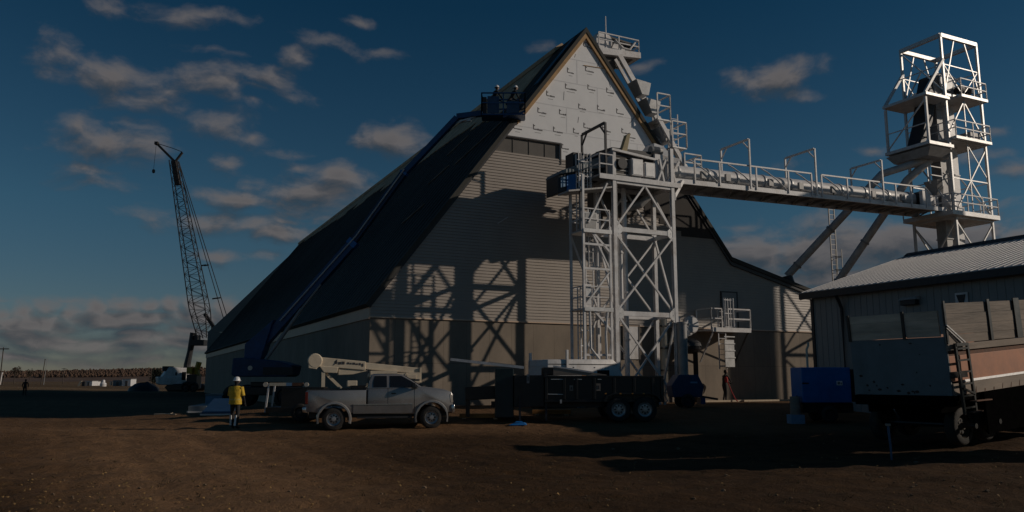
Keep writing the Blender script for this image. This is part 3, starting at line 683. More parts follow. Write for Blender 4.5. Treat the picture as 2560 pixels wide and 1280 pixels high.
# ------------------------------------------------------------------ machinery on top of the support tower
def blmach(name, label, cat, t, q, zb, parts):
    R, rb = blthing(name, label, cat, t, q, zb)
    for (pn, mt, fn, bev) in parts:
        m = rb(); fn(m); m.build(pn, mt, R, bevel=bev)
    return R
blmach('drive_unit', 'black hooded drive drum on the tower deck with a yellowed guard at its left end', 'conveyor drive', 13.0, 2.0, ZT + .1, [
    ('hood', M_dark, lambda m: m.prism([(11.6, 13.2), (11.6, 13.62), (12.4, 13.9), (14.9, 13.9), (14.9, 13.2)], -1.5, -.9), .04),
    ('shade_box', M_dark, lambda m: m.hexa([(11.5, -3.1, 13.0), (14.2, -3.1, 13.0), (14.2, -1.51, 13.0), (11.5, -1.51, 13.0)], [(11.5, -3.1, 13.45), (14.2, -3.1, 13.5), (14.2, -1.51, 13.6), (11.5, -1.51, 13.6)]), .02),  # flat box added for its straight shadow edge on the gable
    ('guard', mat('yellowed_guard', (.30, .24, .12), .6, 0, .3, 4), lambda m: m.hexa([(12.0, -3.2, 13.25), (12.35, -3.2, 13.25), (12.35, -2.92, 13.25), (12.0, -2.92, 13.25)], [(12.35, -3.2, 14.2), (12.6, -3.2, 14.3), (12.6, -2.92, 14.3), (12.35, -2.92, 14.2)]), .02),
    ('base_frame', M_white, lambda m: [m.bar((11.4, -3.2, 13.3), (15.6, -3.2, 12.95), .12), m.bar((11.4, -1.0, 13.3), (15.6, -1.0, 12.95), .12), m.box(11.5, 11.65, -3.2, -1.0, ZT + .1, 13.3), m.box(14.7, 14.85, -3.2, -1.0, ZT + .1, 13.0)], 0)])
for (t0, t1, z0, z1, qf, lab, mt) in ((12.55, 13.25, 12.05, 12.95, 3.3, 'white square electrical box on the tower deck, left of its twin', M_white), (13.35, 14.0, 12.05, 12.85, 3.3, 'white square electrical box on the tower deck, beside the hopper struts', M_white)):
    Cb, cb_ = blthing('electrical_box', lab, 'electrical box', t0, qf, ZT + .1)
    m = cb_(); m.box(t0, t1, -qf, -qf + .4, z0, z1); m.build('box_body', mt, Cb, bevel=.02); m = cb_(); m.box(t0 + .06, t1 - .06, -qf - .02, -qf - .002, z0 + .06, z1 - .06); m.build('box_door', M_galv, Cb)
    m = cb_(); m.box(t0 + .1, t1 - .1, -qf + .1, -qf + .3, ZT + .1, z0); m.build('stand', M_galvdull, Cb)
blmach('transfer_hopper', 'white sloping transfer hopper with struts at the right end of the tower deck', 'hopper', 14.8, 2.2, ZT + .1, [
    ('hopper_body', M_white, lambda m: m.hexa([(14.2, -2.6, 12.2), (14.9, -2.6, 12.2), (14.9, -1.8, 12.2), (14.2, -1.8, 12.2)], [(13.9, -3.1, 13.5), (15.9, -3.1, 13.35), (15.9, -1.2, 13.35), (13.9, -1.2, 13.5)]), .02),
    ('strut', M_white, lambda m: m.bar((14.1, -3.35, 11.9), (14.7, -3.35, 13.2), .09), 0), ('strut', M_white, lambda m: m.bar((14.5, -3.35, 11.9), (14.25, -3.35, 13.1), .09), 0), ('strut', M_white, lambda m: m.bar((14.75, -3.35, 11.9), (15.5, -3.35, 13.1), .12), 0), ('strut', M_white, lambda m: m.bar((15.25, -3.35, 11.9), (15.0, -3.35, 13.0), .08), 0),
    ('lid', M_galv, lambda m: m.hexa([(14.1, -3.0, 13.5), (15.5, -3.0, 13.4), (15.5, -1.4, 13.4), (14.1, -1.4, 13.5)], [(14.5, -2.6, 14.2), (15.1, -2.6, 14.1), (15.1, -1.8, 14.1), (14.5, -1.8, 14.2)]), .02)])
blmach('electric_motor', 'small finned motor above the white boxes on the tower deck', 'motor', 14.3, 3.0, ZT + .1, [
    ('motor_body', M_galvdull, lambda m: m.lathe([(0, -.4), (.22, -.4), (.24, -.3), (.2, -.28), (.24, -.2), (.2, -.18), (.24, -.1), (.2, -.08), (.24, 0), (.2, .02), (.24, .1), (.2, .3), (0, .3)], (14.3, -3.05, 13.6), 'x', 14), 0),
    ('stand', M_white, lambda m: m.box(14.05, 14.55, -3.25, -2.85, ZT + .1, 13.37), 0)])
# tank and plate work hanging under the deck (dark shapes behind the front bay)
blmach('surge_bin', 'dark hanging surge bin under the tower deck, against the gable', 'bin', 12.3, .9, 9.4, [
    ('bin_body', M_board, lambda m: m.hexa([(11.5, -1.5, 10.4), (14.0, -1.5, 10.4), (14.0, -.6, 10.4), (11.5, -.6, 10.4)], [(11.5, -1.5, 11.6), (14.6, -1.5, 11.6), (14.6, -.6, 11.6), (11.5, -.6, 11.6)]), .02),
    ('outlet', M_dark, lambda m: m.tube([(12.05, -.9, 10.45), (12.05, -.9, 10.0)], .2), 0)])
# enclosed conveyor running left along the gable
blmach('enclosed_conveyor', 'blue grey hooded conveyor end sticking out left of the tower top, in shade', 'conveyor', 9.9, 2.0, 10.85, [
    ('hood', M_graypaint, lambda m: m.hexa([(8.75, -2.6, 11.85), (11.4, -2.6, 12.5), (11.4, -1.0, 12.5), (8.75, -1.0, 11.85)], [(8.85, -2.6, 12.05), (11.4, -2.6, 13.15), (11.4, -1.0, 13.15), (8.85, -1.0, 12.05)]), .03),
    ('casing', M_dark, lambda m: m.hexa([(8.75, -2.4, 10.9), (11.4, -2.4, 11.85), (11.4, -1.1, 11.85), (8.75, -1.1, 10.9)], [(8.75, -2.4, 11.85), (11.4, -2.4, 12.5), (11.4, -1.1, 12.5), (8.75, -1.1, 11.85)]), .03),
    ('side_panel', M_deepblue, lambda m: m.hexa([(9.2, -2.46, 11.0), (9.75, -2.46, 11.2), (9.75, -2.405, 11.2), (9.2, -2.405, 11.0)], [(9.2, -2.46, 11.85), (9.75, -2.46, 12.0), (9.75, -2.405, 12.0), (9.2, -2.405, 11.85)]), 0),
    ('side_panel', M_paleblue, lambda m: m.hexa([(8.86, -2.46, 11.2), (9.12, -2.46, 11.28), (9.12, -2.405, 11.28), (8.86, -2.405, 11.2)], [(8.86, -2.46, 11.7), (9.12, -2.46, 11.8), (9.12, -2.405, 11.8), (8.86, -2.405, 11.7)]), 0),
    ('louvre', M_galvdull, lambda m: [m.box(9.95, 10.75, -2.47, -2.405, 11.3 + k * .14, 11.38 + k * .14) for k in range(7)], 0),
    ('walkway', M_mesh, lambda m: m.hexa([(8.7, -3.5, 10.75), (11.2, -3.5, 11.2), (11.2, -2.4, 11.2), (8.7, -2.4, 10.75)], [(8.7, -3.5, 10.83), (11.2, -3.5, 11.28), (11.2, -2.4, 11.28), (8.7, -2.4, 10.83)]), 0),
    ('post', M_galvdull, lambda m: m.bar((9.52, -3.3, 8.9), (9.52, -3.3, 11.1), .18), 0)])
blmach('deck_railing', 'white handrail round the front and left side of the support tower deck', 'railing', 12.6, 3.3, ZT + .1, [
    ('rail', M_white, lambda m: rail_loop(m, [(10.5, -.8, 0), (10.5, -3.45, 0), (11.3, -3.45, 0)], ZT + .1, 1.05, .03), 0)])
blmach('gear_reducer', 'brown grey ribbed gearbox at the left of the tower deck below the yellowed guard', 'gearbox', 11.9, 2.9, ZT + .1, [
    ('housing', M_board, lambda m: m.box(11.6, 12.4, -3.1, -2.3, ZT + .25, 13.0), .05),
    ('base', M_galvdull, lambda m: m.box(11.5, 12.5, -3.2, -2.2, ZT + .1, ZT + .248), 0),
    ('shaft_cover', M_dark, lambda m: m.lathe([(0, -.1), (.28, -.1), (.28, .1), (0, .1)], (12.0, -3.2, 12.6), 'y', 16), 0),
    ('cooling_rib', M_galvdull, lambda m: [m.box(11.55, 12.45, -3.14, -3.101, 12.05 + k * .2, 12.1 + k * .2) for k in range(5)], 0)])
blmach('hanging_duct', 'pale bent duct under the hopper at the right end of the tower deck', 'duct', 14.4, 2.4, 10.6, [
    ('duct_body', M_galvdull, lambda m: m.tube([(14.45, -2.2, 12.2), (14.4, -2.2, 11.4), (13.9, -2.0, 10.9), (13.2, -1.6, 10.7)], .22, 12), 0),
    ('collar', M_white, lambda m: m.tube([(14.45, -2.2, 11.95), (14.45, -2.2, 12.05)], .3, 12), 0)])
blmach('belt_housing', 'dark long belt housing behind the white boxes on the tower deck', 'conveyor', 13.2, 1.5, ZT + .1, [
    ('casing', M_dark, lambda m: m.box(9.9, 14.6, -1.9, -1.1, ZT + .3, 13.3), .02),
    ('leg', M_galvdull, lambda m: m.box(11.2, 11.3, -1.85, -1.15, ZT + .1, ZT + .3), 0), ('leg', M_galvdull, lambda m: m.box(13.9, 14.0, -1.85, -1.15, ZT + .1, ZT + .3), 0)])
def portal(name, label, t, q0, q1, z0, z1, s=.075, mt=None):
    mt = mt or M_white
    R, rb = blthing(name, label, 'frame', t, (q0 + q1) / 2, z0, 'goalpost frames standing on the high conveyor')
    m = rb(); m.bar((t, -q0, z0), (t, -q0, z1), s); m.build('post', mt, R)
    m = rb(); m.bar((t, -q1, z0), (t, -q1, z1), s); m.build('post', mt, R)
    m = rb(); m.bar((t, -q0 + .05, z1), (t, -q1 - .05, z1), s, s * 1.3); m.build('crossbar', mt, R)
    m = rb(); m.bar((t, -q0, z1 - .6), (t, -q0 + .5, z1 - .04), s * .7); m.build('knee_brace', mt, R)
    m = rb(); m.bar((t, -q1, z1 - .6), (t, -q1 - .5, z1 - .04), s * .7); m.build('knee_brace', mt, R)
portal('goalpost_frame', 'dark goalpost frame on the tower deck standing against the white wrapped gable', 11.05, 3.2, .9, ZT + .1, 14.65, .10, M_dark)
# ------------------------------------------------------------------ long conveyor gantry
def gz(t): return 11.95 + (t - 15.6) * .022
G, gb = blthing('conveyor_gantry', 'long white tube conveyor with railed walkway bridging between the two white towers', 'conveyor', 16, 2.2, 11.9)
QA, QB = 3.2, 1.2; G0, G1 = 15.3, 36.9
for q in (QA, QB):
    m = gb(); m.bar((G0, -q, gz(G0) + .14), (G1, -q, gz(G1) + .14), .12, .26); m.box(G0 + .2, G0 + .3, -q - .01, -q + .01, gz(G0), gz(G0) + .1); m.build('bottom_chord', M_white, G)
m = gb()
t = G0 + .3; k = 0
while t < G1 - .5:
    m.bar((t, -QA + .07, gz(t) + .1), (t, -QB - .07, gz(t) + .1), .12, .14); m.bar((t, -QA + .07, gz(t) + .06), (t + 1.2, -QB - .07, gz(t) + .06), .07); t += 1.25
m.build('floor_truss', M_galvdull, G)
m = gb(); m.hexa([(G0, -QA + .08, gz(G0) + .2), (G1, -QA + .08, gz(G1) + .2), (G1, -QB - .08, gz(G1) + .2), (G0, -QB - .08, gz(G0) + .2)], [(G0, -QA + .08, gz(G0) + .24), (G1, -QA + .08, gz(G1) + .24), (G1, -QB - .08, gz(G1) + .24), (G0, -QB - .08, gz(G0) + .24)]); m.build('walkway', M_mesh, G)
m = gb(); m.tube([(15.0, -2.05, gz(15) + .92), (36.4, -2.05, gz(36.4) + .92)], .42, 20); m.build('conveyor_tube', M_white, G, smooth=True)
for t in np.arange(16.2, 36.4, 2.05):
    m = gb(); m.tube([(t, -2.05, gz(t) + .92), (t + .1, -2.05, gz(t) + .92)], .47, 20); m.build('tube_flange', M_galv, G)
    m = gb(); m.bar((t - .2, -2.45, gz(t) + .24), (t - .2, -2.0, gz(t) + .5), .07); m.bar((t - .2, -1.65, gz(t) + .24), (t - .2, -2.1, gz(t) + .5), .07); m.build('saddle', M_galvdull, G)
m = gb(); m.tube([(17.4, -2.62, gz(17) + .38), (31, -2.62, gz(31) + .38)], .06, 8); m.tube([(16, -2.75, gz(16) + .33), (35, -2.75, gz(35) + .33)], .03, 6); m.build('cable_tray', M_dark, G)
for q, sgn in ((QA, 1), (QB, -1)):
    m = gb(); m.bar((16.6, -q - .08 * sgn, gz(16.6) + 1.42), (25.1, -q - .08 * sgn, gz(25.1) + 1.42), .075); m.bar((25.9, -q - .08 * sgn, gz(25.9) + 1.42), (35.0, -q - .08 * sgn, gz(35) + 1.42), .075)
    m.bar((35.0, -q - .08 * sgn, gz(35) + 1.42), (35.5, -q - .08 * sgn, gz(35) + 1.0), .075)
    R_ = m.build('top_rail', M_white, G)
    for t in (16.6, 18.3, 20.9, 23.3, 25.1, 25.9, 28.0, 29.9, 32.2, 33.6, 35.0):
        m = gb(); m.bar((t, -q - .08 * sgn, gz(t) + .1), (t, -q - .08 * sgn, gz(t) + 1.4), .075); m.build('rail_post', M_white, G)
    for t in (18.3, 20.9, 23.3, 25.9, 28.0, 32.2):
        m = gb(); m.tube([(t - 2.0, -q - .08 * sgn, gz(t) + 1.3), (t - 1.6, -q - .08 * sgn, gz(t) + 1.15), (t - .9, -q - .08 * sgn, gz(t) + .8), (t - .15, -q - .08 * sgn, gz(t) + .25)], .035, 6); m.build('rail_brace', M_white, G)
m = gb(); m.lathe([(0, -.5), (.46, -.5), (.46, .5), (0, .5)], (35.6, -2.1, gz(35) + .95), 'y', 22); m.build('end_pulley', M_dark, G)
m = gb(); m.box(35.1, 35.9, -2.95, -2.72, gz(35) + .3, gz(35) + 1.35); m.build('pulley_guard', M_white, G, bevel=.03)
m = gb(); m.box(36.0, 37.0, -2.7, -1.5, gz(36) + .25, gz(36) + 1.15); m.build('end_box', M_white, G, bevel=.03)
for k, (t, z1, lab) in enumerate(((20.4, 15.0, 'white goalpost frame on the conveyor, nearest the tan building'), (25.4, 15.1, 'white goalpost frame half way along the conveyor'), (31.0, 15.1, 'white goalpost frame on the conveyor, nearest the right hand tower'))):
    portal('goalpost_frame', lab, t, QA + .16, QB - .16, gz(t) + .1, z1, .085)
for i, t in enumerate((17.3, 19.0, 22.1, 24.4, 27.0, 30.4, 33.0)):
    Jb, jb = blthing('junction_box', ['grey junction box on the conveyor rail nearest the support tower', 'grey junction box just left of the first goalpost frame', 'grey junction box between the first and second goalpost frames', 'grey junction box just left of the second goalpost frame', 'grey junction box just right of the second goalpost frame', 'grey junction box just left of the third goalpost frame', 'grey junction box on the conveyor rail nearest the right hand tower'][i], 'junction box', t, 3.0, gz(t) + .4, 'junction boxes along the conveyor walkway')
    m = jb(); m.box(t - .16, t + .16, -3.18, -3.02, gz(t) + .45, gz(t) + .85); m.build('box_body', M_galvdull, Jb); m = jb(); m.tube([(t, -3.1, gz(t) + .45), (t + .05, -3.1, gz(t) + .32), (t + .3, -2.9, gz(t) + .27)], .025, 6); m.build('cable', M_dark, Jb)
# knee brace at the tower head
Kb, kb = blthing('gantry_bracket', 'short white diagonal bracket between the tall tower leg and the conveyor', 'bracket', 15.2, 3.4, 11.0)
m = kb(); m.bar((15.05, -3.4, 11.1), (15.75, -3.3, 12.1), .16); m.build('bracket_arm', M_white, Kb); m = kb(); m.box(15.08, 15.13, -3.5, -3.3, 10.95, 11.3); m.build('plate', M_white, Kb)

GRID['steel'] = False
# ------------------------------------------------------------------ catwalk and stair climbing the right roof slope
S_, sb = blthing('roof_stair', 'white railed stair and landings climbing the right roof slope to the peak', 'stair', 16.5, 0, 14.3)
for (t0, t1, z0, nm) in ((16.2, 17.1, 16.4, 'upper'), (17.2, 18.2, 14.9, 'mid'), (18.0, 19.2, 13.5, 'low')):
    m = sb(); m.box(t0, t1, -.7, 1.0, z0 - .07, z0); Ld = m.build('landing', M_galv, S_)
    m = sb(); rail_loop(m, [(t0, -.7, 0), (t1, -.7, 0), (t1, 1.0, 0)], z0, 1.5 if nm != 'low' else 1.07, .035); m.build('railing', M_white, Ld)
m = sb(); m.bar((14.5, .5, 20.3), (16.5, .5, 17.4), .14, .3); m.bar((14.6, 1.1, 20.3), (16.6, 1.1, 17.4), .1, .2); m.build('conveyor_leg', M_white, S_)
m = sb(); m.bar((16.5, .4, 17.5), (19.6, .4, 13.0), .16, .32); m.bar((16.3, -.6, 16.5), (18.4, -.6, 13.4), .12, .25); m.build('stringer', M_white, S_)
for (t, z) in ((16.15, 17.6), (15.5, 18.6), (17.0, 16.0)):
    m = sb(); m.hexa([(t - .1, -.4, z - .8), (t + .35, -.4, z - .8), (t + .35, .3, z - .8), (t - .1, .3, z - .8)], [(t - .55, -.5, z), (t + .45, -.5, z - .1), (t + .45, .4, z - .1), (t - .55, .4, z)]); m.build('gusset', M_galv, S_)
m = sb()
for k in range(9): m.lathe([(0, 0), (.28, 0), (.28, .12), (0, .12)], (16.9, .2, 15.0 + k * .17), 'z', 14)
m.build('motor', M_white, S_)
m = sb(); ladder(m, 17.5, .5, 14.9, 16.9, .5); m.build('ladder', M_white, S_)
H, hb = blthing('head_platform', 'white railed machine platform cantilevered beside the gable peak', 'platform', 14.8, -1.8, 20.3)
m = hb(); m.hexa([(13.3, .9, 20.35), (16.3, .9, 20.6), (16.3, 2.9, 20.6), (13.3, 2.9, 20.35)], [(13.3, .9, 20.75), (16.3, .9, 20.95), (16.3, 2.9, 20.95), (13.3, 2.9, 20.75)]); m.build('deck', M_white, H)
m = hb(); m.hexa([(13.3, 1.2, 20.3), (15.9, 1.2, 20.5), (15.9, 2.6, 20.5), (13.3, 2.6, 20.3)], [(13.3, 1.2, 20.34), (15.9, 1.2, 20.54), (15.9, 2.6, 20.54), (13.3, 2.6, 20.34)]); m.hexa([(13.6, 1.3, 19.2), (14.2, 1.3, 19.2), (14.2, 2.2, 19.2), (13.6, 2.2, 19.2)], [(13.4, 1.2, 20.32), (15.2, 1.2, 20.4), (15.2, 2.4, 20.4), (13.4, 2.4, 20.32)]); m.build('underframe', M_board, H)
m = hb(); m.lathe([(0, -.7), (.55, -.7), (.62, -.5), (.62, .5), (.55, .7), (0, .7)], (13.95, 1.9, 21.35), 'y', 18); m.build('head_drum', M_white, H)
m = hb(); m.box(13.75, 16.1, 1.5, 2.4, 20.95, 21.6); m.build('drive_casing', M_dark, H, bevel=.05)
m = hb(); m.hexa([(14.5, 1.3, 20.95), (15.6, 1.3, 21.05), (15.6, 1.48, 21.05), (14.5, 1.48, 20.95)], [(14.7, 1.3, 21.4), (15.3, 1.3, 21.35), (15.3, 1.48, 21.35), (14.7, 1.48, 21.4)]); m.build('guard_panel', M_white, H)
m = hb(); m.hexa([(13.7, 1.3, 21.75), (16.3, 1.3, 21.5), (16.3, 2.5, 21.5), (13.7, 2.5, 21.75)], [(13.7, 1.3, 21.85), (16.3, 1.3, 21.6), (16.3, 2.5, 21.6), (13.7, 2.5, 21.85)]); m.build('canopy', M_board, H)
m = hb(); m.tube([(14.5, .9, 21.4), (15.0, .9, 21.0), (15.5, .9, 20.98), (15.9, .9, 21.5)], .06, 8); m.build('hose', M_white, H)
m = hb(); rail_loop(m, [(13.4, .95, 0), (16.2, .95, 0), (16.2, 2.85, 0)], 20.85, .85, .03); m.build('railing', M_white, H)
Aa, ab = blthing('antenna', 'thin white antenna pole rising beside the gable peak', 'antenna', 14.05, -1.2, 21.0)
m = ab(); m.tube([(14.05, 1.2, 20.9), (14.05, 1.2, 22.9)], [.05, .03], 8); m.build('pole', M_white, Aa); m = ab(); m.box(13.95, 14.15, 1.1, 1.3, 20.8, 20.92); m.build('base', M_galv, Aa)

GRID['steel'] = True
# ------------------------------------------------------------------ right hand bucket elevator tower
E_, eb = blthing('elevator_tower', 'tall open white steel tower with railed platforms and elevator casings at the right', 'tower', 38.8, 2.2, .4)
e0, e1, q0, q1 = 37.1, 40.75, 3.7, .7; zt = 24.4
for (t, q, top) in ((e0, q0, zt), (e1, q0, zt), (e0, q1, zt), (e1, q1, zt)):
    m = eb(); m.bar((t, -q, .4), (t, -q, top), .145, .145); m.build('leg', M_galv, E_)
for z, s in ((zt - .1, .20), (20.2, .12), (17.2, .14), (12.05, .17), (7.5, .12)):
    for (a, b) in (((e0, -q0), (e1, -q0)), ((e0, -q1), (e1, -q1)), ((e0, -q0), (e0, -q1)), ((e1, -q0), (e1, -q1))):
        m = eb(); m.bar((*a, z), (*b, z), s, s * 1.3); m.build('beam', M_galv, E_)
def eplat(z, t0, t1, qf, qr, th=.3, rail=True, h=1.1):
    m = eb(); m.box(t0, t1, -qf, -qr, z - th, z); D = m.build('platform', M_galv if th < .35 else M_white, E_)
    if rail:
        m = eb(); rail_loop(m, [(t0 + .05, -qr, 0), (t0 + .05, -qf + .05, 0), (t1 - .05, -qf + .05, 0), (t1 - .05, -qr, 0)], z, h, .03); m.build('railing', M_white, D)
    return D
eplat(12.35, 36.3, 41.0, 4.1, .5, .28); eplat(17.35, 37.3, 40.9, 4.1, .5, .18); eplat(20.3, 38.2, 40.9, 4.1, .5, .18)
eplat(16.75, 34.9, 37.25, 3.9, .6, .2, False); eplat(20.0, 34.95, 37.25, 3.9, .6, .18, False)
for (t, q) in ((35.05, 3.75), (35.05, .75)):
    m = eb(); m.bar((t, -q, 16.75), (t, -q, 19.7), .14); m.build('bay_post', M_white, E_)
    m = eb(); m.bar((t, -q, 20.0), (e0, -q, 22.6), .16); m.build('bay_brace', M_white, E_)
m = eb(); m.bar((35.05, -.75, 16.9), (35.05, -3.75, 19.6), .07); m.bar((35.05, -3.75, 18.0), (35.05, -.75, 18.0), .06); m.build('bay_brace', M_white, E_)
m = eb(); m.hexa([(35.2, -3.5, 15.9), (37.2, -3.5, 15.9), (37.2, -1.0, 15.9), (35.2, -1.0, 15.9)], [(34.95, -3.9, 16.42), (37.25, -3.9, 16.42), (37.25, -.6, 16.42), (34.95, -.6, 16.42)]); m.build('hopper', M_galvdull, E_)
def ebr(a, b, s=.075):
    m = eb(); m.bar(a, b, s); m.build('brace', M_galv, E_)
for q in (q0, q1):
    ebr((e0, -q, 20.4), (38.4, -q, 24.1)); ebr((e1, -q, 20.4), (39.5, -q, 24.1)); ebr((e0, -q, 17.5), (38.9, -q, 20.0)); ebr((e1, -q, 17.5), (38.9, -q, 20.0))
    ebr((e0 + .1, -q, 12.4), (e1, -q, 16.9)); ebr((e1, -q, 12.4), (38.9, -q, 14.6)); ebr((e0, -q, 7.7), (e1, -q, 11.8)); ebr((e0, -q, 11.8), (e1, -q, 7.7)); ebr((e0, -q, .8), (e1, -q, 7.3))
for q in (q0, q1):
    ebr((38.9, -q, 20.4), (e0, -q, 22.4), .05); ebr((38.9, -q, 20.4), (e1, -q, 22.4), .05); ebr((38.9, -q, 12.4), (38.9, -q, 20.0), .06); ebr((e1, -q, 14.8), (38.9, -q, 17.0), .05); ebr((e0, -q, 14.6), (e1, -q, 14.6), .07); ebr((e0, -q, 22.3), (e1, -q, 22.3), .06)
for t in (e0, e1):
    ebr((t, -q0, 14.6), (t, -q1, 14.6), .06); ebr((t, -q0, 22.3), (t, -q1, 22.3), .06)
    ebr((t, -q0, 20.4), (t, -q1, 24.1)); ebr((t, -q1, 20.4), (t, -2.2, 22.4)); ebr((t, -q0, 12.4), (t, -q1, 17)); ebr((t, -q0, 7.7), (t, -q1, 11.8)); ebr((t, -q1, 7.7), (t, -q0, 11.8)); ebr((t, -q1, .8), (t, -q0, 7.3))
for (t, mt) in ((37.65, M_galvdull), (38.9, M_white)):  # left casing's duller tone stands in for shade on a white casing
    m = eb(); m.box(t, t + .55, -2.6, -1.9, .5, 20.9)
    m.build('elevator_casing', mt, E_)
    for z in np.arange(2.0, 20, 2.2):
        m = eb(); m.box(t - .05, t + .6, -2.65, -1.85, z, z + .07); m.build('casing_flange', mt, E_)
m = eb(); m.prism([(37.4, 20.3), (39.6, 20.3), (39.7, 21.3), (39.2, 22.0), (38.5, 22.35), (37.8, 22.0), (37.3, 21.3)], -2.8, -1.7); m.build('head_casing', M_galvdull, E_, bevel=.06)
m = eb(); m.lathe([(0, -.12), (.62, -.12), (.62, .0), (.4, .02), (.4, -.06), (.3, -.06), (.3, .04), (0, .04)], (38.3, -2.95, 21.5), 'y', 20); m.build('head_wheel', M_white, E_)
m = eb(); m.prism([(37.3, 21.9), (38.0, 22.2), (37.6, 20.5), (37.0, 18.6), (36.0, 16.8), (35.5, 16.8), (36.3, 18.6), (36.8, 20.5)], -2.75, -1.75); m.build('discharge_chute', M_dark, E_, bevel=.04)
m = eb(); m.lathe([(0, -.55), (.3, -.55), (.3, .55), (0, .55)], (39.9, -3.1, 21.1), 'x', 14); m.build('motor', M_dark, E_)
m = eb(); m.hexa([(37.3, -3.3, 12.4), (37.9, -3.3, 12.4), (37.9, -2.7, 12.4), (37.3, -2.7, 12.4)], [(37.3, -3.3, 13.6), (37.9, -3.3, 13.6), (37.9, -2.7, 13.6), (37.3, -2.7, 13.6)]); m.build('panel_box', M_white, E_, bevel=.02)
m = eb(); m.box(39.3, 40.4, -3.7, -2.9, 17.36, 18.0); m.build('gearbox', M_galvdull, E_, bevel=.05)
m = eb(); m.hexa([(37.3, -2.4, 13.5), (37.9, -2.4, 13.5), (37.9, -2.0, 13.5), (37.3, -2.0, 13.5)], [(36.6, -3.0, 14.6), (37.2, -3.0, 14.6), (37.2, -2.0, 14.6), (36.6, -2.0, 14.6)]); m.build('inlet_chute', M_galvdull, E_)
m = eb(); rail_loop(m, [(35.9, -3.0, 0), (37.1, -3.0, 0)], 14.2, 1.2, .03); m.build('railing', M_white, E_)
# spouts
GRID['steel'] = False
p0 = BS(36.1, 2.6, 15.9)
def spout(label, pts, r):
    b_ = Vector(pts[-1]); S0 = thing('grain_spout', label, 'spout', b_, 0, 'grain spouts hanging from the right hand tower')
    m = MB(-b_); m.tube(pts, r, 14); m.build('pipe', mat('weathered_spout_steel', (.46, .44, .42), .5, .2, .2, 2, dirt=(.25, .2, .16)), S0, smooth=True)
    d = (Vector(pts[-1]) - Vector(pts[-2])); L = d.length; m = MB(-b_)
    k = 1.5
    while k < L: a = Vector(pts[-2]) + d * (k / L); m = MB(-b_); m.tube([a, a + d.normalized() * .12], r * 1.22, 14); m.build('flange', M_galvdull, S0); k += 3.0
    m = MB(-b_); m.tube([pts[-1], Vector(pts[-1]) + Vector((.1, 0, -.5))], [r * 1.3, r * 1.5], 12); m.build('outlet_boot', M_dark, S0)
spout('grey spout pipe slanting down to the eave of the tan building', [p0, at(2205, 435, 48.2), at(1968, 690, 50.6)], .24)
spout('grey spout pipe slanting down behind the roof of the small shed', [p0 + Vector((.3, 0, 0)), at(2268, 450, 48.4), at(2085, 718, 51.5)], .24)
# ladder mast
b_ = at(2090, 720, 54); ztop = at(2080, 505, 54).z
L0 = thing('caged_mast', 'thin dark caged ladder mast between the two spouts', 'ladder mast', (b_.x, b_.y, .4), TH)
h = ztop - .4
m = MB(); m.bar((-.25, 0, 0), (-.25, 0, h), .07); m.bar((.25, 0, 0), (.25, 0, h), .07)
for k in range(int(h / .35)): m.bar((-.25, 0, k * .35), (.25, 0, k * .35), .04)
m.build('ladder', M_galvdull, L0)
m = MB()
for k in np.arange(4.2, h - 3.2, .9):
    pts = [(-.25, 0), (-.3, -.4), (0, -.65), (.3, -.4), (.25, 0)]
    for i in range(4): m.bar((*pts[i], k), (*pts[i + 1], k), .04)
for p in ((-.3, -.4), (0, -.65), (.3, -.4)): m.bar((*p, 4.2), (*p, h - 3.4), .035)
m.build('ladder_cage', M_galvdull, L0)

# ------------------------------------------------------------------ wall platform with door
W, wb = blthing('wall_platform', 'white railed landing with caged ladder below the grey door in the gable', 'platform', 20.3, .7, .45)
m = wb(); m.box(18.95, 21.75, -1.35, -.08, 4.42, 4.5); m.box(18.95, 21.75, -1.4, -1.35, 4.36, 4.6); m.build('deck', M_white, W)
m = wb(); rail_loop(m, [(18.95, -.1, 0), (18.95, -1.35, 0), (19.7, -1.35, 0)], 4.5, 1.15, .03); rail_loop(m, [(20.15, -1.35, 0), (21.75, -1.35, 0), (21.75, -.1, 0)], 4.5, 1.15, .04); m.build('railing', M_white, W)
for t in (19.1, 21.6):
    m = wb(); m.bar((t, -1.3, 4.36), (t, -.1, 2.7), .07); m.build('bracket', M_white if t < 20 else M_dark, W)
m = wb(); ladder(m, 19.75, 1.25, 2.3, 5.6, .5); m.build('ladder', M_white, W)
m = wb(); m.box(19.5, 20.15, -1.75, -1.72, 2.5, 3.9); m.box(20.12, 20.15, -1.72, -1.2, 2.5, 3.9); m.box(19.5, 20.15, -1.75, -1.2, 2.42, 2.5)
for k in range(4): m.box(19.45, 20.2, -1.78, -1.752, 2.9 + k * .38, 2.96 + k * .38)
m.build('ladder_guard', M_galv, W)
m = wb(); cage(m, 19.75, 1.4, 4.6, 6.2, .34); m.build('ladder_cage', M_white, W)
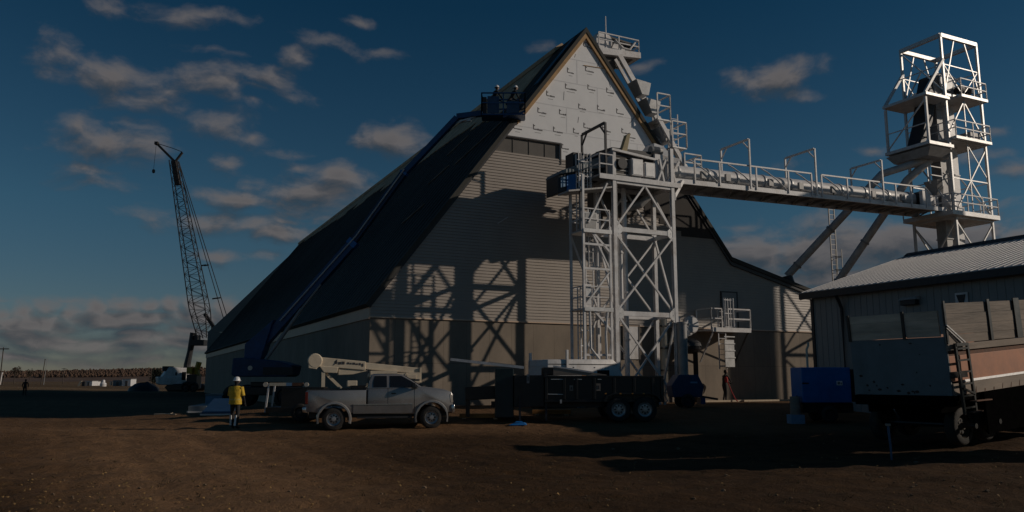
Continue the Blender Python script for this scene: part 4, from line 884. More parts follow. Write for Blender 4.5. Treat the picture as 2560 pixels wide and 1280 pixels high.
# blower and pipe clutter left of the platform
blmach('blower', 'pale round blower with pipes mounted on the wall left of the landing', 'blower', 17.4, .7, 3.3, [
    ('fan_housing', M_white, lambda m: m.lathe([(0, -.2), (.42, -.2), (.5, -.1), (.5, .1), (.42, .2), (0, .2)], (18.1, -.6, 4.75), 'y', 18), 0),
    ('duct', M_white, lambda m: m.tube([(17.2, -.6, 5.2), (17.2, -.6, 4.5), (17.5, -.6, 4.1), (18.1, -.6, 4.3)], .14, 10), 0),
    ('tank', M_dark, lambda m: m.lathe([(0, -.8), (.3, -.75), (.42, -.5), (.42, .5), (.3, .75), (0, .8)], (17.7, -.75, 3.55), 'x', 16), 0),  # dark ellipsoid put in for an elliptical shadow on the wall
    ('valve', M_galv, lambda m: m.lathe([(0, 0), (.14, 0), (.14, .3), (.08, .3), (.08, .6), (.2, .62), (.2, .7), (0, .7)], (17.65, -.8, 4.1), 'z', 10), 0),
    ('stand', M_dark, lambda m: m.box(17.1, 17.2, -.9, -.6, .45, 3.3), 0), ('stand', M_dark, lambda m: m.box(18.2, 18.3, -.9, -.6, .45, 3.3), 0)])
P, pb = blthing('tall_pipe', 'pale upright pipe with a rounded top on the gable beside the thick grey pipe', 'pipe', 16.4, .4, .5)
m = pb(); m.tube([(16.4, -.4, .5), (16.4, -.4, 5.1), (16.4, -.4, 5.3), (16.4, -.4, 5.4)], [.2, .2, .15, .05], 12); m.build('pipe_body', M_cream, P, smooth=True)
for z in (1.0, 2.2, 3.4, 4.6): m = pb(); m.box(16.15, 16.65, -.64, -.0, z, z + .07); m.build('pipe_clamp', M_dark, P)
# planks along the foot of the wall
for (t0, t1, q, lab) in ((18.2, 21.2, 1.1, 'long pale plank on the ground by the wall, left of the others'), (21.0, 23.6, 1.3, 'plank lying on the ground by the wall, in the middle of the row'), (23.4, 26.2, 1.0, 'long plank lying along the wall foot, right end of the row')):
    P, pb = blthing('plank', lab, 'plank', t0, q, .5); zg = max(g1(*BL(t0, q, 0)[:2]), g1(*BL(t1, q, 0)[:2])) + .01
    P.location.z = zg; m = MB((-t0, q, 0)); m.box(t0, t1, -q - .12, -q + .12, 0, .09); m.build('board', M_plank, P)
    m = MB((-t0, q, 0)); m.box(t0 + .2, t1 - .3, -q + .13, -q + .34, 0, .06); m.build('board', M_orangewood, P)
# ------------------------------------------------------------------ small metal shed at the right
H0 = 17.7; Q0, Q1 = 9.75, 20.8; HW = 7.0; EZ = 5.62; RZ = 7.72
Sh, shb = blthing('metal_shed', 'small grey metal shed with a pale ribbed roof at the right', 'shed', H0, 15, .35)
m = shb(); m.box(H0, H0 + .2, -Q1, -Q0, .2, EZ); m.box(H0 + 2 * HW - .2, H0 + 2 * HW, -Q1, -Q0, .2, EZ)
k = Q0 + .15
while k < Q1: m.box(H0 - .014, H0 - .001, -k - .03, -k, .3, EZ - .02); k += .31
m.prism([(H0 + .2, .2), (H0 + 2 * HW - .2, .2), (H0 + 2 * HW - .2, EZ), (H0 + HW, RZ - .1), (H0 + .2, EZ)], -Q0 - .2, -Q0)
m.prism([(H0 + .2, .2), (H0 + 2 * HW - .2, .2), (H0 + 2 * HW - .2, EZ), (H0 + HW, RZ - .1), (H0 + .2, EZ)], -Q1, -Q1 + .2); m.build('wall', M_shed, Sh)
ov = .35; sl2 = (RZ - EZ) / HW
m = shb()
m.prism([(H0 - ov, EZ - ov * sl2 + .03), (H0 + HW, RZ + .03), (H0 + HW, RZ + .13), (H0 - ov, EZ - ov * sl2 + .13)], -Q1 - .3, -Q0 + .3)
k = Q0 - .25
while k < Q1 + .25: m.prism([(H0 - ov, EZ - ov * sl2 + .13), (H0 + HW - .05, RZ + .12), (H0 + HW - .05, RZ + .14), (H0 - ov, EZ - ov * sl2 + .15)], -k - .045, -k); k += .31
m.build('roof', M_shedroof, Sh)
m = shb(); m.prism([(H0 + HW + .001, RZ + .03), (H0 + 2 * HW + ov, EZ - ov * sl2 + .03), (H0 + 2 * HW + ov, EZ - ov * sl2 + .13), (H0 + HW + .001, RZ + .13)], -Q1 - .3, -Q0 + .3); m.build('roof', M_shedroof, Sh)
m = shb(); m.prism([(H0 + HW - .3, RZ + .07), (H0 + HW, RZ + .2), (H0 + HW + .3, RZ + .07), (H0 + HW, RZ + .26)], -Q1 - .3, -Q0 + .3); m.build('ridge_cap', M_dark, Sh)
m = shb(); m.box(H0 - ov - .12, H0 - ov, -Q1 - .3, -Q0 + .3, EZ - .30, EZ - .02); m.build('gutter', M_dark, Sh)
m = shb(); m.prism([(H0 - ov, EZ - .32), (H0 + HW, RZ - .14), (H0 + HW, RZ + .02), (H0 - ov, EZ - .1)], -Q0 + .302, -Q0 + .34); m.build('rake_board', M_dark, Sh)
m = shb(); m.box(H0 - .05, H0, -Q0 - .1, -Q0 + .05, .3, EZ - .3); m.build('corner_trim', M_dark, Sh)
m = shb(); m.tube([(H0 - ov - .06, -Q0 - 1.75, EZ - .3), (H0 - .25, -Q0 - 1.75, EZ - .55), (H0 - .12, -Q0 - 1.75, EZ - .85), (H0 - .12, -Q0 - 1.75, .6), (H0 - .4, -Q0 - 1.75, .45)], .07, 8); m.build('downpipe', M_dark, Sh)
def on_shed(px, py):
    n = -UU; d = ray(px, py); o = Vector((0, 0, EYE)); p0 = BL(H0, 0, 0); k = (p0 - o).dot(n) / d.dot(n); p = o + d * k
    return -(p - A0).dot(VV), p.z
q_, z_ = on_shed(2278, 757)
m = shb(); m.box(H0 - .28, H0 - .031, -q_ - .38, -q_ + .3, z_ - .1, z_ + .12); wl = m.build('wall_lamp', M_dark, Sh, bevel=.02)
m = shb(); m.hexa([(H0 - .34, -q_ - .42, z_ + .10), (H0 - .031, -q_ - .42, z_ + .10), (H0 - .031, -q_ + .34, z_ + .10), (H0 - .34, -q_ + .34, z_ + .10)], [(H0 - .2, -q_ - .42, z_ + .2), (H0 - .031, -q_ - .42, z_ + .24), (H0 - .031, -q_ + .34, z_ + .24), (H0 - .2, -q_ + .34, z_ + .2)]); m.build('lamp_hood', M_galv, wl)
q_, z_ = on_shed(2406, 745)
m = shb(); m.box(H0 - .06, H0 - .031, -q_ - .25, -q_ + .25, z_ - .35, z_ + .2); wn_ = m.build('wall_vent', M_white, Sh)
m = shb(); m.hexa([(H0 - .10, -q_ - .05, z_ - .3), (H0 - .061, -q_ - .05, z_ - .3), (H0 - .061, -q_ + .05, z_ - .3), (H0 - .10, -q_ + .05, z_ - .3)], [(H0 - .10, -q_ - .17, z_ + .12), (H0 - .061, -q_ - .17, z_ + .12), (H0 - .061, -q_ + .17, z_ + .12), (H0 - .10, -q_ + .17, z_ + .12)]); m.build('vent_flap', M_dark, wn_)
# unseen shaft and gallery added beyond the right edge to shade the gable
Ne, nb = blthing('shade_shaft', 'added grey shaft with a side gallery standing out of sight to the right', 'shade blocker', 52, 15, .3)
m = nb(); m.box(50.2, 52.9, -15.5, -14.8, .3, 20.5); m.build('shaft', M_shed, Ne); m = nb(); m.prism([(50.0, 20.5), (53.1, 20.5), (51.5, 21.3)], -15.7, -14.6); m.build('roof', M_shedroof, Ne)
m = nb(); m.box(42.6, 45.3, -15.4, -14.6, 17.2, 20.2); m.box(45.301, 46.9, -15.4, -14.6, 18.7, 20.2); m.box(46.901, 50.19, -15.4, -14.6, 17.2, 20.2); m.build('gallery', M_shed, Ne); m = nb(); m.bar((43.2, -14.7, .3), (43.2, -14.7, 17.2), .3); m.build('gallery_post', M_galv, Ne)

# ------------------------------------------------------------------ wheels
def wheel(parent, c, r, wd, axis='y', rim=M_rim, side=-1, off=(0, 0, 0)):
    m = MB(off)
    h = wd / 2
    m.lathe([(r * .62, -h), (r * .86, -h), (r * .96, -h * .82), (r, -h * .5), (r, h * .5), (r * .96, h * .82), (r * .86, h), (r * .62, h)], c, axis, 28)
    w_ = m.build('wheel', M_rubber, parent, smooth=True)
    m = MB(off); s = side
    prof = [(r * .625, h * .8), (r * .60, h * .85), (r * .55, h * .35), (r * .46, h * .25), (r * .40, h * .5), (r * .2, h * .55), (r * .17, h * .95), (0, h * .97)]
    m.lathe([(a, t * s) for a, t in prof], c, axis, 24); m.lathe([(a, -t * s * .6) for a, t in prof[:3]] + [(0, -h * .2 * s)], c, axis, 24)
    rm_ = m.build('rim', rim, w_, smooth=True)
    m = MB(off)
    for k in range(8):
        a = k * pi / 4; p = (c[0] + r * .30 * cos(a), c[1] + s * h * .56, c[2] + r * .30 * sin(a))
        m.lathe([(0, -.01), (.035 * r / .4, -.01), (.035 * r / .4, .012 * s), (0, .012 * s)], p, 'y', 6)
    merge(rm_, m.build('lug_nut', M_dark, w_))
    return w_

# ------------------------------------------------------------------ pickup truck (nose towards +x in its own frame)
px_, py_ = -6.42, 29.2
pk = thing('pickup_truck', 'grey extended cab pickup truck with wheel arch flares parked across the yard', 'pickup truck', (px_, py_, g1(px_, py_) - .02), radians(13), tilt=radians(-.4))
# origin under the rear axle
WB = 3.42; YW = .96
def arch(cx, r, n=9): return [(cx - r * cos(a), .40 + r * sin(a)) for a in np.linspace(0, pi, n)]
low = [(-1.12, .62)] + [(-.52, .60)] + arch(0, .50)[1:-1] + [(.52, .56), (WB - .54, .52)] + arch(WB, .52)[1:-1] + [(WB + .54, .56), (WB + .98, .60), (WB + 1.02, .86)]
m = MB()                                   # cab lower and bonnet
cabp = [(1.14, .56)] + [(WB - .54, .52)] + arch(WB, .52)[1:-1] + [(WB + .54, .56), (WB + .94, .58), (WB + 1.0, .80), (WB + .98, 1.16), (WB + .86, 1.30), (WB + .4, 1.40), (WB - .34, 1.50), (WB - .5, 1.47), (1.14, 1.42)]
m.prism(cabp, -YW, YW); body = m.build('body', M_silver, pk, bevel=.035, smooth=True)
m = MB()                                   # bed sides, floor, tailgate
bedp = [(-1.16, .66), (-.52, .62)] + arch(0, .50)[1:-1] + [(.52, .60), (1.10, .58), (1.10, 1.40), (-1.16, 1.38)]
m.prism(bedp, -YW, -YW + .09); m.prism(bedp, YW - .09, YW); m.box(-1.1, 1.08, -YW + .091, YW - .091, .74, .80); m.box(1.03, 1.10, -YW + .091, YW - .091, .80, 1.40)
bed = m.build('cargo_bed', M_silver, pk, bevel=.02, smooth=True)
m = MB(); m.box(-1.20, -1.10, -YW + .1, YW - .1, .72, 1.36); m.build('tailgate', M_silver, pk, bevel=.02)
for y0_, y1_ in ((-YW - .012, -YW + .10), (YW - .10, YW + .012)): m = MB(); m.box(-1.17, 1.11, y0_, y1_, 1.40, 1.43); m.build('bed_rail', M_black, pk)
def loft(secs):
    m = MB(); n = len(secs[0]); vs = [p for s in secs for p in s]; fs = []
    for i in range(len(secs) - 1):
        for k in range(n): fs.append((i * n + k, i * n + (k + 1) % n, (i + 1) * n + (k + 1) % n, (i + 1) * n + k))
    fs += [tuple(range(n)), tuple(range((len(secs) - 1) * n, len(secs) * n))]; return m.add(vs, fs)
yb, yt = YW - .02, .74
m = loft([[(1.16, -yb, 1.42), (WB - .36, -yb, 1.48), (WB - .36, yb, 1.48), (1.16, yb, 1.42)], [(1.20, -.86, 1.66), (WB - .66, -.86, 1.68), (WB - .66, .86, 1.68), (1.20, .86, 1.66)], [(1.28, -yt, 1.91), (WB - 1.02, -yt, 1.92), (WB - 1.02, yt, 1.92), (1.28, yt, 1.91)], [(1.40, -.62, 1.955), (WB - 1.2, -.62, 1.96), (WB - 1.2, .62, 1.96), (1.40, .62, 1.955)]])
m.build('cab', M_silver, pk, bevel=.03, smooth=True)
def sidez(z): return yb + (.86 - yb) * (z - 1.45) / .22 if z < 1.67 else .86 + (yt - .86) * (z - 1.67) / .245
def sidewin(lv, name='side_window'):
    # lv: (z, x rear, x front) from sill to header; the glass follows the tumblehome
    for s in (-1, 1):
        m = MB(); n = len(lv); vs = []
        for z, xa, xb in lv: vs += [(xa, s * (sidez(z) + .012), z), (xb, s * (sidez(z) + .012), z), (xa, s * (sidez(z) - .03), z), (xb, s * (sidez(z) - .03), z)]
        fs = []
        for i in range(n - 1):
            a, b = i * 4, i * 4 + 4; fs += [(a, a + 1, b + 1, b), (a + 2, b + 2, b + 3, a + 3), (a, b, b + 2, a + 2), (a + 1, a + 3, b + 3, b + 1)]
        fs += [(0, 2, 3, 1), (4 * n - 4, 4 * n - 3, 4 * n - 1, 4 * n - 2)]
        m.add(vs, fs); m.build(name, M_glass, pk)
sidewin([(1.48, 1.34, 1.82), (1.667, 1.34, 1.82), (1.875, 1.40, 1.82)]); sidewin([(1.48, 1.93, WB - .50), (1.55, 1.93, WB - .54), (1.667, 1.93, WB - .70), (1.875, 1.93, WB - 1.08)])
m = MB(); m.add([(WB - .37, -.82, 1.50), (WB - .37, .82, 1.50), (WB - 1.0, .68, 1.90), (WB - 1.0, -.68, 1.90), (WB - .42, -.82, 1.48), (WB - .42, .82, 1.48), (WB - 1.06, .68, 1.885), (WB - 1.06, -.68, 1.885)], [(0, 1, 2, 3), (7, 6, 5, 4), (0, 4, 5, 1), (1, 5, 6, 2), (2, 6, 7, 3), (3, 7, 4, 0)])
o = m.build('windscreen', M_glass, pk); o.location = (.022, 0, .014)
m = MB(); m.add([(1.155, -.72, 1.48), (1.155, .72, 1.48), (1.245, .62, 1.86), (1.245, -.62, 1.86)], [(0, 1, 2, 3)]); o = m.build('rear_window', M_glass, pk); o.location = (-.012, 0, .006)
for s in (-1, 1):
    for cx, r in ((0, .52), (WB, .54)):
        m = MB(); n = 14; a_ = np.linspace(-.28, pi + .28, n); vs = []
        for a in a_: vs += [(cx - r * cos(a), s * (YW - .02), .40 + r * sin(a)), (cx - (r + .10) * cos(a), s * (YW - .02), .40 + (r + .10) * sin(a)), (cx - (r + .06) * cos(a), s * (YW + .06), .40 + (r + .055) * sin(a)), (cx - (r + .005) * cos(a), s * (YW + .065), .40 + r * sin(a))]
        fs = [(i * 4 + k, i * 4 + (k + 1) % 4, i * 4 + 4 + (k + 1) % 4, i * 4 + 4 + k) for i in range(n - 1) for k in range(4)] + [(0, 1, 2, 3), tuple((n - 1) * 4 + k for k in range(4))]
        m.add(vs, fs); m.build('wheel_arch', M_silver, pk, smooth=True)
    m = MB(); m.box(.66, WB - .68, s * YW if s > 0 else -YW - .018, s * YW + .018 if s > 0 else -YW, .57, .855); m.build('lower_cladding', M_pewter_low, pk)
    m = MB(); m.box(.66, WB - .68, YW + .001 if s > 0 else -YW - .03, YW + .03 if s > 0 else -YW - .001, .86, .90); m.build('side_moulding', M_chrome, pk)
    m = MB(); m.box(.8, WB - .7, s * .86 - .09, s * .86 + .09, .40, .46); m.build('running_board', M_dark, pk)
    for cx in (0, WB): wheel(pk, (cx, s * .84, .40), .405, .27, side=s)
    m = MB(); m.hexa([(WB - .72, s * YW, 1.43), (WB - .5, s * YW, 1.43), (WB - .5, s * (YW + .03), 1.43), (WB - .72, s * (YW + .03), 1.43)], [(WB - .74, s * (YW + .05), 1.46), (WB - .56, s * (YW + .05), 1.46), (WB - .56, s * (YW + .24), 1.46), (WB - .74, s * (YW + .24), 1.46)])
    m.hexa([(WB - .74, s * (YW + .06), 1.46), (WB - .58, s * (YW + .06), 1.46), (WB - .58, s * (YW + .26), 1.46), (WB - .74, s * (YW + .26), 1.46)], [(WB - .72, s * (YW + .06), 1.63), (WB - .62, s * (YW + .06), 1.63), (WB - .62, s * (YW + .24), 1.63), (WB - .72, s * (YW + .24), 1.63)]); m.build('door_mirror', M_black, pk, bevel=.02)
    for x in (1.16, 1.86, WB - .62): 
        m = MB(); m.box(x - .006, x + .006, YW - .01 if s > 0 else -YW - .003, YW + .003 if s > 0 else -YW + .01, .60, 1.43); m.build('door_seam', M_black, pk)
    m = MB(); m.box(1.98, 2.14, YW if s > 0 else -YW - .03, YW + .03 if s > 0 else -YW, 1.24, 1.28); m.build('door_handle', M_black, pk)
    m = MB(); m.hexa([(WB + .80, s * .70, .92), (WB + 1.015, s * .55, .92), (WB + 1.01, s * (YW + .006), .92), (WB + .82, s * (YW + .006), .92)], [(WB + .72, s * .70, 1.22), (WB + .98, s * .55, 1.2), (WB + .90, s * (YW + .006), 1.22), (WB + .74, s * (YW + .006), 1.22)]); m.build('headlight', M_lens, pk, bevel=.01)
    m = MB(); m.box(-1.21, -1.06, s * (YW - .14) - .06 if s > 0 else -YW - .008, YW + .008 if s > 0 else -(YW - .2), .92, 1.34); m.build('tail_lamp', M_tail, pk, bevel=.015)
m = MB(); m.box(WB + .985, WB + 1.03, -.56, .56, .86, 1.16); m.build('grille', M_black, pk)
m = MB(); m.prism([(WB + .88, .52), (WB + 1.08, .54), (WB + 1.13, .62), (WB + 1.12, .84), (WB + .88, .86)], -YW - .03, YW + .03); m.build('front_bumper', M_chrome, pk, bevel=.04, smooth=True)
m = MB(); m.prism([(-1.08, .62), (-1.32, .64), (-1.35, .80), (-1.08, .84)], -YW, YW); m.build('rear_bumper', M_chrome, pk, bevel=.03, smooth=True)
m = MB(); m.box(-1.0, WB + .8, -.55, -.42, .42, .60); m.box(-1.0, WB + .8, .42, .55, .42, .60); m.box(.6, WB - .6, -.75, .75, .44, .54); m.tube([(0, -.8, .4), (0, .8, .4)], .07, 10); m.tube([(WB, -.8, .4), (WB, .8, .4)], .06, 10); m.build('chassis', M_black, pk)
for y0_ in (-.8, .8): m = MB(); m.bar((-.55, y0_, .24), (-.58, y0_, .62), .02, .3); m.build('mud_flap', M_black, pk)
for y0_ in (-.6, .1): m = MB(); m.box(1.5, 2.0, y0_, y0_ + .5, 1.3, 1.78); m.build('seat', M_blackcloth, pk)

for ch in pk.children:                        # short overhangs at nose and tail
    if ch.name.startswith('wheel') and not ch.name.startswith('wheel_arch'): continue
    for v in ch.data.vertices:
        if v.co.x > WB + .56: v.co.x = WB + .56 + (v.co.x - WB - .56) * .48
        elif v.co.x < -.56: v.co.x = -.56 + (v.co.x + .56) * .66
# ------------------------------------------------------------------ cream folded boom lift behind the pickup
bx, by = -8.15, 33.0
cb = thing('towable_boom', 'cream folded boom lift with dark lettering on its boom, behind the pickup', 'boom lift', (bx, by, g1(bx, by)), radians(15))
z0 = -g1(bx, by)
m = MB((0, 0, z0)); m.hexa([(.15, -.17, 2.28), (2.1, -.17, 2.12), (2.1, .17, 2.12), (.15, .17, 2.28)], [(.15, -.17, 2.66), (2.1, -.17, 2.48), (2.1, .17, 2.48), (.15, .17, 2.66)])
m.hexa([(2.1, -.13, 2.16), (4.4, -.13, 1.98), (4.4, .13, 1.98), (2.1, .13, 2.16)], [(2.1, -.13, 2.44), (4.4, -.13, 2.22), (4.4, .13, 2.22), (2.1, .13, 2.44)]); bo = m.build('boom', M_cream, cb, bevel=.02)
m = MB((0, 0, z0)); m.lathe([(0, -.24), (.28, -.24), (.30, -.2), (.30, .2), (.28, .24), (0, .24)], (.05, 0, 2.5), 'y', 20); m.hexa([(-.2, -.23, 2.2), (.12, -.23, 2.15), (.12, .23, 2.15), (-.2, .23, 2.2)], [(-.22, -.23, 2.5), (.3, -.23, 2.5), (.3, .23, 2.5), (-.22, .23, 2.5)]); m.build('boom_knuckle', M_cream, cb, bevel=.02)
m = MB((0, 0, z0)); rk = random.Random(5); x = .85
while x < 2.05:
    lw = rk.uniform(.05, .12); hh = rk.uniform(.05, .11); zc = 2.53 - (x - .15) * .083; m.box(x, x + lw, -.182, -.172, zc - hh, zc + rk.uniform(0, .03)); x += lw + rk.uniform(.02, .05)
    if 1.25 < x < 1.3: x += .08
m.bar((.82, -.176, 2.33), (.95, -.176, 2.56), .03, .012); merge(bo, m.build('lettering', M_ink, bo))
m = MB((0, 0, z0)); m.hexa([(.42, -.19, 2.02), (.95, -.19, 2.0), (.95, .19, 2.0), (.42, .19, 2.02)], [(.22, -.19, 2.3), (1.0, -.19, 2.24), (1.0, .19, 2.24), (.22, .19, 2.3)]); m.hexa([(1.0, -.12, 1.92), (1.6, -.12, 1.95), (1.6, .12, 1.95), (1.0, .12, 1.92)], [(1.0, -.12, 2.2), (2.2, -.12, 2.1), (2.2, .12, 2.1), (1.0, .12, 2.2)]); m.build('link_box', M_cream, cb, bevel=.02)
m = MB((0, 0, z0)); m.bar((.42, -.1, 1.0), (.40, -.1, 2.05), .14, .14); m.build('boom_rest', M_cream, cb)
m = MB((0, 0, z0)); m.bar((1.15, .05, 1.38), (.5, .05, 2.0), .12, .12); m.build('lift_arm', M_cream, cb)
m = MB((0, 0, z0)); m.bar((2.2, -.2, 1.85), (4.35, -.2, 1.9), .08, .28); m.box(2.3, 3.4, -.3, .3, 1.72, 2.1); m.build('lower_arm', M_cream, cb)
m = MB((0, 0, z0)); m.box(4.36, 4.44, -.2, .2, 1.62, 2.24); m.box(3.5, 4.36, -.28, -.2, 1.62, 1.68); m.bar((3.55, -.24, 1.65), (3.8, -.24, 2.0), .05); m.box(3.8, 4.2, -.27, -.2, 1.78, 1.95); m.build('end_frame', M_cream, cb)
m = MB((0, 0, z0)); m.box(-.1, 3.9, -.5, .5, .75, 1.0); m.box(1.5, 2.5, -.6, .6, 1.0, 1.5); m.build('trailer_frame', M_black, cb)
m = MB((0, 0, z0)); m.box(1.35, 1.75, -.55, -.2, 1.46, 1.7); m.build('control_box', M_cream, cb, bevel=.02)
for s in (-1, 1): wheel(cb, (2.0, s * .75, .38), .38, .22, side=s)
# utility frame with striped top bar at the left
fx, fy = -9.45, 31.0
uf = thing('equipment_trailer', 'low black equipment trailer with an orange and blue topped frame, left of the pickup', 'trailer', (fx, fy, g1(fx, fy)), radians(3))
z0 = -g1(fx, fy)
m = MB((0, 0, z0)); m.box(.15, .78, -.1, .02, 1.50, 1.62); m.build('top_panel', M_cream, uf); m = MB((0, 0, z0)); m.box(.785, 1.0, -.1, .02, 1.50, 1.62); m.build('top_panel', M_paleblue, uf); m = MB((0, 0, z0)); m.box(1.005, 1.42, -.1, .02, 1.50, 1.62); m.build('top_panel', M_rustbrown, uf)
m = MB((0, 0, z0)); m.bar((.13, -.05, 1.6), (.02, -.05, .45), .06); m.build('post', M_white, uf); m = MB((0, 0, z0)); m.bar((.02, .9, .45), (.13, .9, 1.6), .06); m.build('post', M_white, uf)
m = MB((0, 0, z0)); m.bar((-.15, -.05, .45), (.15, -.05, .45), .1); m.box(.1, 2.6, -.3, 1.2, .5, .7); m.box(.6, 2.2, .0, .9, .7, 1.45); m.build('bed', M_black, uf)
m = MB((0, 0, z0)); m.lathe([(0, -.06), (.09, -.06), (.09, .06), (0, .06)], (0.0, -.05, 1.55), 'y', 12); m.build('marker_lamp', M_lens, uf); m = MB((0, 0, z0)); m.lathe([(0, -.06), (.08, -.06), (.08, .06), (0, .06)], (1.55, -.05, 1.55), 'y', 12); m.build('marker_lamp', M_lens, uf)
for s in (0, 1): wheel(uf, (1.4, -.35 + s * 1.6, .33), .33, .2, side=-1 if s == 0 else 1, rim=M_dark)

# ------------------------------------------------------------------ black gooseneck dump trailer
dx, dy = 1.2, 31.2
dt = thing('dump_trailer', 'black ribbed gooseneck dump trailer on tandem wheels in front of the support tower', 'dump trailer', (dx, dy, g1(4.5, 31)), radians(2))
zo = -g1(4.5, 31) + 0.0
m = MB((0, 0, 0)); m.box(0, 4.45, -1.0, -.93, .72, 1.62); m.box(0, 4.45, .93, 1.0, .72, 1.62); m.box(0, .07, -.93, .93, .72, 1.75); m.box(4.38, 4.45, -.93, .93, .72, 1.62); m.box(.07, 4.38, -.93, .93, .72, .80); m.build('dump_body', M_black, dt, bevel=.012)
m = MB(); m.box(-.03, 4.48, -1.05, -.90, 1.60, 1.68); m.box(-.03, 4.48, .90, 1.05, 1.60, 1.68); m.box(-.03, 4.48, -1.06, -1.0, .70, .80); m.build('top_rail', M_black, dt, bevel=.01)
for x in (.04, .72, 1.18, 1.85, 2.6, 3.35, 4.05, 4.4):
    m = MB(); m.box(x - .05, x + .05, -1.08, -1.001, .80, 1.598); m.build('side_rib', M_black, dt, bevel=.012)
m = MB(); m.box(-.02, .62, -.6, .6, 1.69, 2.0); m.prism([(-.02, 2.0), (.62, 1.98), (1.6, 1.70), (.62, 1.70), (-.02, 1.70)], -.55, .55); m.build('tarp_roll', M_tarp, dt, bevel=.03)
m = MB(); m.prism([(2.15, .72), (2.25, .95), (2.5, 1.04), (4.0, 1.04), (4.25, .95), (4.36, .72), (4.28, .72), (4.18, .90), (3.96, .98), (2.54, .98), (2.33, .90), (2.23, .72)], -1.28, -1.0); m.build('fender', M_black, dt, bevel=.008)
m = MB(); m.prism([(2.15, .72), (2.25, .95), (2.5, 1.04), (4.0, 1.04), (4.25, .95), (4.36, .72), (4.28, .72), (4.18, .90), (3.96, .98), (2.54, .98), (2.33, .90), (2.23, .72)], 1.0, 1.28); m.build('fender', M_black, dt)
for s in (-1, 1):
    for x in (2.72, 3.70): wheel(dt, (x, s * 1.13, .44), .455, .27, side=s)
m = MB(); m.box(-2.0, 4.4, -.45, -.33, .5, .70); m.box(-2.0, 4.4, .33, .45, .5, .70); m.tube([(2.72, -1.1, .41), (2.72, 1.1, .41)], .06); m.tube([(3.7, -1.1, .41), (3.7, 1.1, .41)], .06); m.build('chassis', M_black, dt)
m = MB(); m.box(-1.15, -.02, -.9, .9, .52, 1.70); m.build('front_box', M_black, dt, bevel=.02)
m = MB(); m.box(-1.86, -1.16, -.75, .75, .12, 1.95); m.build('hitch_cabinet', mat('teal_black_paint', (.008, .022, .026), .35, 0, .3, 3), dt, bevel=.03)
m = MB(); m.bar((-1.85, 0, 1.05), (-3.0, 0, 1.0), .30, .5); m.bar((-2.9, 0, 1.25), (-2.9, 0, .12), .16, .16); m.build('gooseneck', M_black, dt, bevel=.02)
m = MB(); m.box(-.98, -.90, -1.0, -.92, .02, .9); m.build('jack_leg', M_dark, dt); m = MB(); m.box(.0, .08, -.98, -.9, .02, .7); m.build('jack_leg', M_dark, dt)
for (x, z, w_, h_, mt) in ((-.68, 1.40, .10, .34, M_galvdull), (.92, 1.12, .13, .20, M_canvas), (1.92, 1.12, .16, .27, M_canvas)):
    m = MB(); y_ = -.93 if x < 0 else -1.03; m.prism([(x, z), (x + w_, z), (x + w_, z + h_), (x, z + h_)], y_ - .02, y_ + .025); pl = m.build('decal', mt, dt)
    m = MB(); m.box(x + w_ * .3, x + w_ * .7, y_ - .026, y_ - .021, z + h_ * .25, z + h_ * .72); m.build('decal_mark', M_ink, pl)
for (x, z, l) in ((.12, 1.55, .5), (.98, 1.55, .3), (1.88, 1.55, .14)):
    m = MB(); m.bar((x + .1, -1.035, z), (x + .1 + l, -1.035, z - .005), .025, .02); m.build('reflector_strip', M_reflect, dt)
m = MB(); m.bar((.1, -1.05, 1.0), (.7, -1.05, .99), .03, .03); m.box(.55, .62, -1.09, -1.05, .66, .8); m.build('tie_rail', M_galv, dt)
for x in (2.2, 2.75, 3.2, 3.62): m = MB(); m.box(x, x + .07, -1.30, -1.281, 1.0, 1.045); m.build('fender_marker', M_amber, dt)
m = MB(); m.tube([(4.5, -.95, 1.55), (4.58, -.95, 1.2), (4.52, -.95, .95), (4.62, -.95, .75), (4.5, -.95, .62)], .02, 6); m.box(4.46, 4.56, -.98, -.86, .6, .72); m.build('chain', M_galvdull, dt)
m = MB(); m.box(4.451, 4.5, -.9, .9, .75, 1.6); m.build('tailgate', M_black, dt)
# boards lying on the trailer
pb_ = thing('white_board', 'long pale board sticking out to the left over the dump trailer gooseneck', 'board', (dx - 1.2, dy - .5, dt.location.z + 1.97), radians(2))
m = MB(); m.bar((-2.35, 0, .33), (.45, 0, .02), .14, .10); m.build('board', M_white, pb_); m = MB(); m.bar((-.9, .16, .22), (.42, .16, .06), .1, .05); m.build('strip', M_canvas, pb_)
pb_ = thing('white_board', 'short white tapered board leaning on the top rail of the dump trailer beside the tarp', 'board', (dx + .45, dy - 1.0, dt.location.z + 1.69), radians(2))
m = MB(); m.hexa([(-.1, -.05, .0), (1.9, -.05, .0), (1.9, .0, .0), (-.1, .0, .0)], [(-.1, -.05, .3), (1.9, -.05, .03), (1.9, .0, .03), (-.1, .0, .3)]); m.build('board', M_canvas, pb_); m = MB(); m.bar((-.1, -.02, .34), (1.4, -.02, .11), .09, .06); m.build('edge_strip', M_white, pb_)
